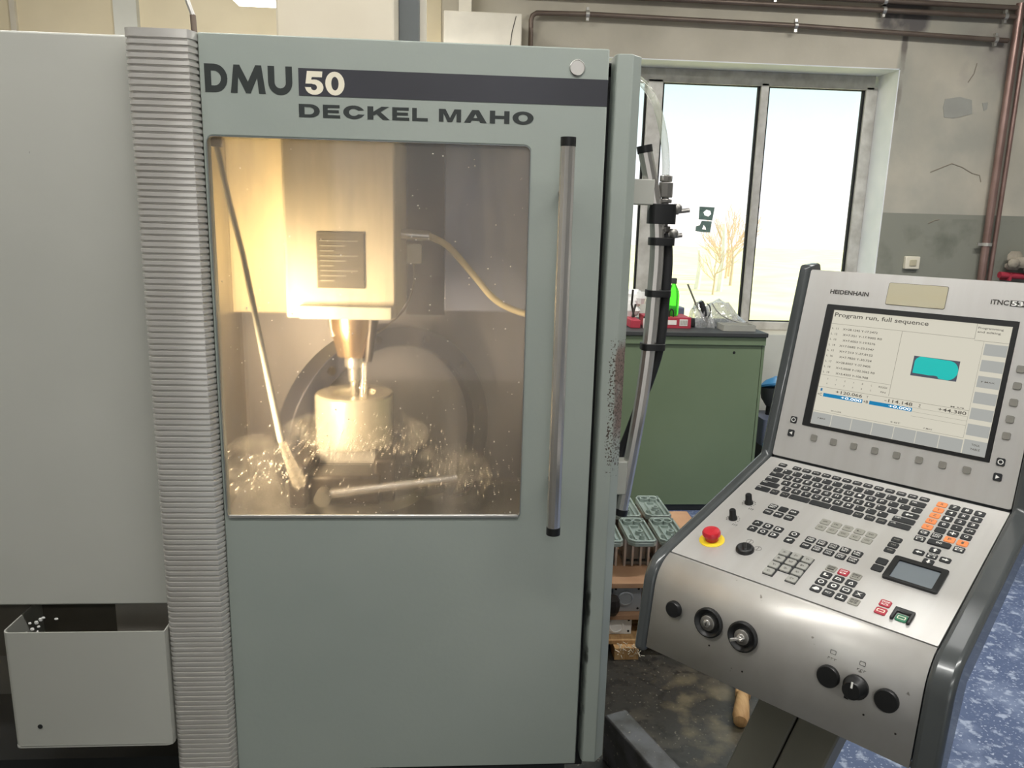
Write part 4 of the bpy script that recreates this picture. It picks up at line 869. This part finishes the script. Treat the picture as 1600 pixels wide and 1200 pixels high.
k = MB(); k.text('530', .3555, .3825, .3438, .3520, .0008, T=SM, bold=.03); k.build('model_lettering', 'print_white', cc, smooth=0)
MB().prism([rrect(.1537, .2543, .3276, .3684, .003)], 0, .0010, SM).build('name_sticker', 'sticker_cream', cc, bevel=.0004, label='worn cream sticker with dark edge')
MB().prism([rrect(.1530, .2550, .3269, .3691, .0035)], 0, .0005, SM).build('sticker_edge', 'gap', cc)
# front controls
def disc(a, b, prof, m, nm, parent=cc, n=28, tilt=0): 
    k = MB(); k.lathe(prof, n, FM @ Matrix.Translation((a, b, 0))); return k.build(nm, m, parent)
disc(.0424, .0836, [(.0135, 0), (.0135, .006), (.0115, .0085), (.001, .009)], 'black', 'blind_plug')
for i, a in enumerate((.1060, .1649)):
    b = .0845; q = disc(a, b, [(.0240, 0), (.0240, .005), (.0215, .0065), (.0165, .0030), (.0150, .0015)], 'black', 'key_lock')
    disc(a, b, [(.0120, .001), (.0120, .0065), (.0105, .0075)], 'steel_dull', 'lock_ring', q); disc(a, b, [(.0060, .007), (.0060, .0095), (.0045, .0105)], 'steel', 'lock_cylinder', q)
    if i == 0: MB().box(a-.0007, a+.0007, b-.003, b+.003, .0104, .0108, T=FM).build('key_slot', 'black', q)
    else:
        k = MB(); k.box(a-.0055, a+.0055, b-.0009, b+.0009, .010, .022, T=FM @ Matrix.Translation((a, b, 0)) @ Matrix.Rotation(.0, 4, 'Z') @ Matrix.Translation((-a, -b, 0))); k.tube([FM @ Vector((a, b, .012)), FM @ Vector((a-.002, b, .022)), FM @ Vector((a-.007, b-.001, .029))], .0028, 8); k.build('lock_key', 'steel', q)
for a in (.2983, .3777): disc(a, .0786, [(.0160, 0), (.0160, .005), (.0145, .007), (.001, .0075)], 'black', 'blind_plug')
q = disc(.3366, .0794, [(.0172, 0), (.0172, .005), (.0150, .0075), (.0130, .020), (.0115, .0215)], 'black', 'selector_knob')
MB().box(.3353, .3379, .0835, .0925, .0216, .0222, T=FM).build('knob_mark', 'print_white', q)
MB().box(.3250, .3310, .0600, .0660, 0, .008, T=FM).build('knob_pointer', 'black', q)
for a, b in ((.1120, .0480), (.172, .030), (.352, .045), (.395, .038)): disc(a, b, [(.0016, 0), (.0012, .0008)], 'iron', 'panel_screw', n=8)
k = MB()
for a in (.2988, .3396):
    k.prism([rrect(a-.004, a+.004, .1115, .1175, .001), rrect(a-.0035, a+.0035, .1120, .1170, .001)], 0, .0003, FM)
    for i in range(3): k.box(a-.006+.0045*i, a-.003+.0045*i, .1055, .1060, 0, .0003, T=FM); k.box(a-.006+.0045*i, a-.0055+.0045*i, .1030, .1060, 0, .0003, T=FM)
k.build('front_print', 'print_dark', cc, kind='stuff')
cc.location = (.63726, 1.45827, 0); cc.rotation_euler = (0, 0, -.8252)

# floor beam in front of the machine
fb = MB(); d_ = Vector((.093, -.25, 0)).normalized(); s_ = Vector((d_.y, -d_.x, 0)).normalized()
p0 = Vector((.478, 2.015, 0)); p1 = p0+d_*.85; hw = .038
if s_.x > 0: s_ = -s_
fb.ring([[p+s_*a+Vector((0, 0, z_)) for a, z_ in ((hw, .0), (hw, .15), (-hw, .15), (-hw, .0))] for p in (p0, p1)])
tag(fb.build('floor_beam', 'beam_steel', bevel=.006), 'grey steel beam lying on the floor beside the machine post', 'beam')
# wooden handle on the floor
t = empty('hand_brush', (.93, 2.16, 0)); tag(t, 'pale wooden brush handle lying on the floor under the console', 'brush')
BD = Matrix.Translation((.908, 2.115, 0)) @ Matrix.Rotation(-.40, 4, 'Z')      # local +Y runs along the brush
k = MB(); k.tube([BD @ Vector(q) for q in ((0, 0, .028), (0, .008, .028), (0, .035, .032), (0, .075, .045), (0, .13, .05))], [.008, .022, .027, .024, .018], 14); k.build('handle', 'wood', t)
MB().box(-.025, .025, .13, .33, .03, .06, T=BD).build('brush_block', 'wood', t, bevel=.006); MB().box(-.022, .022, .135, .325, 0, .03, T=BD).build('bristles', 'cardboard', t, kind='stuff')

# ------------------------------------------------------------------ green cabinet with things on it
gc = empty('steel_cabinet', (1.2, 4.2, 0)); tag(gc, 'green steel cabinet with dark top below the window', 'cabinet')
MB().box(.40, 1.632, 4.0, 4.60, .04, .985).build('cabinet_body', 'green_cab', gc, bevel=.003)
MB().box(.40, 1.648, 3.988, 4.60, .948, .995).build('cabinet_rim', 'green_cab', gc, bevel=.003)
MB().box(.39, 1.652, 3.975, 4.61, .995, 1.017).build('cabinet_top', 'cab_top', gc, bevel=.003)
MB().box(1.634, 1.648, 4.0, 4.60, .04, .945).build('cabinet_side', 'green_cab', gc)
MB().box(.42, 1.6, 4.02, 4.58, 0, .04).build('plinth', 'cab_top', gc)
MB().lathe([(.008, 0), (.006, .003)], 10, Matrix.Translation((1.481, 4.0, .907)) @ Matrix.Rotation(PI/2, 4, 'X')).build('cabinet_lock', 'dark_gap', gc)
CT = 1.017
# red box
bt = empty('bottle', (1.182, 4.2, CT+.062)); tag(bt, 'bright green plastic bottle with dark cap before the window', 'bottle')
z0_ = CT+.062
MB().lathe([(.030, z0_), (.034, z0_+.006), (.035, z0_+.05), (.0345, z0_+.11), (.030, z0_+.135), (.018, z0_+.16), (.0115, z0_+.172), (.0115, z0_+.182)], 24, Matrix.Translation((1.182, 4.20, 0))).build('bottle_body', 'green_glass', bt)
MB().lathe([(.0150, z0_+.176), (.0155, z0_+.200), (.0140, z0_+.206)], 18, Matrix.Translation((1.182, 4.20, 0))).build('bottle_cap', 'cab_top', bt)
rb = empty('parts_box', (1.15, 4.2, CT)); tag(rb, 'flat red cardboard box with barcode label under the green bottle', 'box')
MB().box(1.02, 1.27, 4.12, 4.30, CT, CT+.060).build('carton', 'red_card', rb, bevel=.002)
MB().box(1.205, 1.25, 4.118, 4.12, CT+.015, CT+.050).build('barcode_label', 'white_card', rb); MB().box(1.14, 1.188, 4.118, 4.12, CT+.02, CT+.045).build('address_label', 'white_card', rb)
k = MB()
for i in range(9): k.box(1.209+.0045*i, 1.2112+.0045*i, 4.117, 4.118, CT+.019, CT+.046)
k.build('barcode', 'patch_grey', rb, kind='stuff')
t = MB().tube(spline([(1.148, 4.13, CT+.062), (1.148, 4.13, CT+.09), (1.158, 4.13, CT+.105), (1.170, 4.13, CT+.09), (1.170, 4.13, CT+.062)]), .004, 8).build('bent_bracket', 'iron'); tag(t, 'small bent dark bracket standing in front of the green bottle', 'bracket')
t = MB().box(.93, .985, 4.10, 4.26, CT, CT+.045).build('small_carton', 'red_card', bevel=.004); tag(t, 'small red carton at the left end of the cabinet top', 'box')
t = empty('plastic_bag', (.985, 4.3, CT)); tag(t, 'crumpled pale plastic bag at the left end of the cabinet top', 'bag')
rnd = random.Random(8); k = MB()
for i in range(14): k.sph((.985+rnd.uniform(-.045, .05), 4.32+rnd.uniform(-.04, .04), CT+.11+rnd.uniform(-.07, .07)), (rnd.uniform(.03, .05), .04, rnd.uniform(.03, .055)), 7)
k.build('bag_body', 'bag', t, smooth=25)
t = empty('hand_tool', (.955, 4.12, CT)); tag(t, 'dark pincers leaning against the left plastic bag', 'tool')
k = MB(); k.tube([(.955, 4.20, CT+.20), (.952, 4.20, CT+.12), (.965, 4.18, CT+.05)], .006, 8); k.tube([(.975, 4.20, CT+.12), (.965, 4.19, CT+.09), (.955, 4.18, CT+.05)], .006, 8); k.build('jaws', 'iron', t)
t = empty('small_tin', (1.04, 4.1, CT)); tag(t, 'small white tin with wires beside the red box', 'tin')
MB().box(1.0, 1.035, 4.085, 4.115, CT, CT+.055).build('tin_body', 'white_card', t, bevel=.003); MB().tube([(1.0, 4.10, CT+.055), (1.01, 4.1, CT+.075), (1.03, 4.1, CT+.078)], .003, 6).build('wire', 'iron', t)
t = MB().tube([(1.265, 4.22, CT+.236), (1.32, 4.20, CT+.115), (1.387, 4.18, CT+.004)], .0055, 8).build('steel_rod', 'steel_dull'); tag(t, 'thin steel rod leaning across the plastic bag', 'rod')
t = empty('screwdriver', (1.37, 4.15, CT)); tag(t, 'black-handled tool standing by the leaning rod', 'tool')
MB().tube([(1.332, 4.17, CT+.145), (1.345, 4.17, CT+.11), (1.362, 4.165, CT+.065)], [.013, .016, .012], 10).build('grip', 'rubber', t); MB().tube([(1.362, 4.165, CT+.065), (1.385, 4.16, CT+.003)], .005, 8).build('blade', 'steel_dull', t)
MB().tube(spline([(1.362, 4.16, CT+.135), (1.380, 4.16, CT+.12), (1.385, 4.16, CT+.08), (1.37, 4.16, CT+.05)]), .003, 6).build('wire_loop', 'rubber', t)
def foil(name, pts, label, m='bag_film'):
    k = MB(); n_ = len(pts[0]); v = [p_ for r_ in pts for p_ in r_]; f = []
    for i in range(len(pts)-1):
        for j in range(n_-1): f.append((i*n_+j, i*n_+j+1, (i+1)*n_+j+1, (i+1)*n_+j))
    k.add(v, f); o = k.build(name, m, smooth=30); sm = o.modifiers.new('thickness', 'SOLIDIFY'); sm.thickness = .002; tag(o, label, 'bag'); return o
rnd = random.Random(31)
def heap(x0, x1, y0, y1, hs, nx=12, ny=8, amp=.014):
    out = []
    for j in range(ny):
        row = []
        for i in range(nx):
            q = i/(nx-1)*(len(hs)-1); a = int(min(q, len(hs)-2)); h_ = hs[a]+(hs[a+1]-hs[a])*(q-a); s_ = math.sin(PI*j/(ny-1))**.6
            row.append((x0+(x1-x0)*i/(nx-1), y0+(y1-y0)*j/(ny-1)+rnd.uniform(-.01, .01), CT+.003+max(0, h_*s_+rnd.uniform(-amp, amp)*s_)))
        out.append(row)
    return out
foil('clear_bag', heap(1.30, 1.41, 4.14, 4.28, [.10, .15, .12, .06]), 'clear plastic bag standing behind the leaning rod')
foil('clear_bag', heap(1.40, 1.635, 4.20, 4.40, [.09, .145, .15, .11, .05, .015]), 'large clear plastic bag of parts at the right end of the cabinet')
t = MB().tube(spline([(1.40, 4.19, CT+.135), (1.44, 4.185, CT+.085), (1.50, 4.18, CT+.05), (1.60, 4.18, CT+.022)]), .0045, 6).build('bent_wire', 'patch_grey'); tag(t, 'grey wire lying across the large clear bag', 'wire')
t = empty('tray', (1.52, 4.1, CT)); tag(t, 'low grey open tray in front of the large clear bag', 'tray')
MB().prism([rrect(1.43, 1.61, 4.05, 4.17, .006), rrect(1.434, 1.606, 4.054, 4.166, .004)], CT, CT+.032).build('tray_wall', 'patch_grey', t); MB().box(1.432, 1.608, 4.052, 4.168, CT, CT+.003).build('tray_floor', 'patch_grey', t)
t = MB().box(1.20, 1.30, 4.36, 4.46, CT, CT+.09).build('grey_block', 'slate_plastic', bevel=.006); tag(t, 'small slate-grey box behind the green bottle', 'box')
t = MB().box(1.22, 1.32, 4.2, 4.3, CT, CT+.045).build('dark_block', 'cab_top', bevel=.006); tag(t, 'dark block between red box and clear bag', 'block')

# things between cabinet and console
t = empty('scoop', (1.87, 4.4, 0)); tag(t, 'blue scoop-shaped bucket on a dark stand right of the green cabinet', 'bucket')
k = MB(); k.ring([[(1.90+rx*math.cos(q), 4.42+rx*.8*math.sin(q), z_) for q in [2*PI*i/20 for i in range(20)]] for rx, z_ in ((.04, .515), (.07, .56), (.085, .63))]); k.build('bowl', 'cab_top', t)
k = MB(); k.ring([[(1.90+rx*math.cos(q), 4.42+rx*.8*math.sin(q), z_-.03*math.sin(q)) for q in [2*PI*i/20 for i in range(20)]] for rx, z_ in ((.086, .626), (.089, .638), (.06, .668), (.02, .672))]); k.build('lid', 'blue_plastic', t)
MB().cyl((1.885, 4.42, .40), (1.89, 4.42, .52), .025).build('neck', 'black', t)
MB().prism([rrect(1.80, 2.06, 4.28, 4.52, .02)], .30, .46).build('stand_tub', 'slate_plastic', t, bevel=.01); MB().box(1.82, 2.04, 4.30, 4.50, 0, .30).build('stand_base', 'cab_top', t)
t = empty('blue_pack', (1.84, 4.2, 0)); tag(t, 'blue and white plastic pack on the floor beside the cabinet', 'pack')
MB().box(1.79, 1.90, 4.14, 4.24, .0, .36).build('pack_body', 'white_card', t, bevel=.01); MB().box(1.788, 1.902, 4.138, 4.242, .24, .33).build('pack_label', 'blue_plastic', t)

# ------------------------------------------------------------------ pallet with castings
pl = empty('pallet', (.75, 2.9, 0)); tag(pl, 'wooden pallet on the floor behind the machine post', 'pallet')
for a in (.46, .72, .98):
    for b in (2.56, 2.92, 3.26): MB().box(a-.045-.09*(a == .72), a+.045-.09*(a == .72), b-.03, b+.05, 0, .045).build('pallet_block', 'wood', pl)
for i in range(6): MB().box(.40, 1.06, 2.56+.128*i, 2.56+.128*i+.105, .045, .062).build('deck_board', 'wood', pl, bevel=.002)
for z_, lb in ((.135, 'lower brown board on the pallet stack'), (.262, 'upper brown board carrying the green-grey castings')):
    t = MB().box(.40, 1.06, 2.575, 3.29, z_, z_+.02).build('layer_board', 'cardboard', bevel=.002); tag(t, lb, 'board', 'boards of the pallet stack')
for (a, b, z_, hh) in ((.44, 2.60, .062, .073), (.575, 2.605, .062, .073), (.71, 2.605, .062, .073), (.88, 2.605, .062, .073), (.575, 3.0, .062, .073), (.88, 3.0, .062, .073)):
    pass
def cast_block(nm, x_, y_, z_, hh, label, m):
    t = empty(nm, (x_, y_, z_)); tag(t, label, 'casting', 'square castings on the pallet')
    MB().box(x_-.055, x_+.055, y_, y_+.10, z_, z_+hh).build('flange', m, t, bevel=.003)
    MB().lathe([(.030, 0), (.030, .006), (.024, .008), (.022, .004)], 22, Matrix.Translation((x_-.005, y_, z_+hh*.52)) @ Matrix.Rotation(PI/2, 4, 'X')).build('boss', m, t)
    for q in ((-.043, .014), (.043, .014), (.043, hh-.014), (-.043, hh-.014)): MB().lathe([(.0045, 0), (.0045, .001)], 10, Matrix.Translation((x_+q[0], y_-.0003, z_+q[1])) @ Matrix.Rotation(PI/2, 4, 'X')).build('bolt_hole', 'dark_gap', t)
for x_, lb in ((.50, 'leftmost'), (.635, 'second from left'), (.80, 'third from left'), (.95, 'rightmost')): cast_block('square_casting', x_, 2.60, .155, .107, 'grey square casting on the lower brown board, ' + lb, 'cast_grey')
for x_, lb in ((.50, 'leftmost'), (.605, 'second from left'), (.78, 'third from left'), (.93, 'rightmost')): cast_block('square_casting', x_, 2.60, .062, .073, 'pale square casting on the pallet deck, ' + lb, 'white_card')
t = MB().sph((.575, 2.565, .20), (.03, .02, .045), 10).build('chip_tangle', 'iron', smooth=0); tag(t, 'dark tangle of swarf hanging beside the grey casting', 'swarf', kind='stuff')
rnd = random.Random(6); k = MB()
for i in range(46):
    p_ = Vector((rnd.uniform(.60, .69), 2.535+rnd.uniform(-.01, .01), rnd.uniform(.015, .06))); k.tube([p_, p_+Vector((rnd.uniform(-.02, .02), rnd.uniform(-.015, .0), rnd.uniform(-.02, .02)))], .0012, 4)
tag(k.build('wood_splinters', 'letter_pale'), 'frayed splinters and film at the front pallet foot', 'splinters', kind='stuff')
# green-grey castings
ZP = .282
cs = empty('green_casting')
ol = [(-.030, -.116), (.040, -.116), (.052, -.104), (.052, .090), (.036, .116), (-.036, .116), (-.052, .090), (-.052, -.096)]
MB().prism([ol], .118, .132).build('top_plate', 'cast_green', cs, bevel=.002)
inner = [(a*.86, b*.93) for a, b in ol]
MB().prism([ol, inner], .132, .142).build('rim', 'cast_green', cs, bevel=.0015)
MB().prism([[(-.026, -.10), (-.020, -.10), (-.020, .03), (.012, .03), (.012, .036), (-.026, .036)]], .132, .142).build('rib', 'cast_green', cs)
MB().prism([[(.026, -.10), (.032, -.10), (.032, .07), (.026, .07)]], .132, .141).build('rib', 'cast_green', cs)
for a, b, r_ in ((-.018, .075, .020), (.020, .075, .020)):
    MB().lathe([(r_, .132), (r_, .146), (r_*.7, .146), (r_*.7, .134)], 18, Matrix.Translation((a, b, 0)), caps=False).build('cup', 'cast_green', cs)
for a, b, r_ in ((.004, -.03, .016), (.004, -.075, .011), (-.038, -.07, .006), (.042, .09, .006), (-.042, .085, .006)): MB().lathe([(r_, .132), (r_*.9, .148), (r_*.5, .148), (r_*.45, .138)], 14, Matrix.Translation((a, b, 0))).build('boss', 'cast_green', cs)
MB().box(-.044, .044, .0, .10, .012, .118).build('lower_body', 'steel_dull', cs, bevel=.004)
for a in (-.046, -.016, .016, .046): MB().box(a-.004, a+.004, -.028, .0, 0, .118).build('fin', 'alu', cs)
MB().box(-.046, .046, -.015, .10, 0, .012).build('foot', 'steel_dull', cs)
spots_ = [(.693, 2.748, 'front row, second from the post'), (.813, 2.748, 'front row, beside the console'), (.567, 2.748, 'front row, half hidden by the post'), (.817, 2.998, 'back row, in front of the green cabinet'), (.693, 2.998, 'back row, below the bent handle end'), (.567, 2.998, 'back row, farthest behind the post')]
for i, (a, b, lb) in enumerate(spots_):
    o = cs if i == 0 else copy_tree(cs); o.location = (a, b, ZP); tag(o, 'green-grey machined casting on the upper board, ' + lb, 'casting', 'green-grey castings on the pallet')
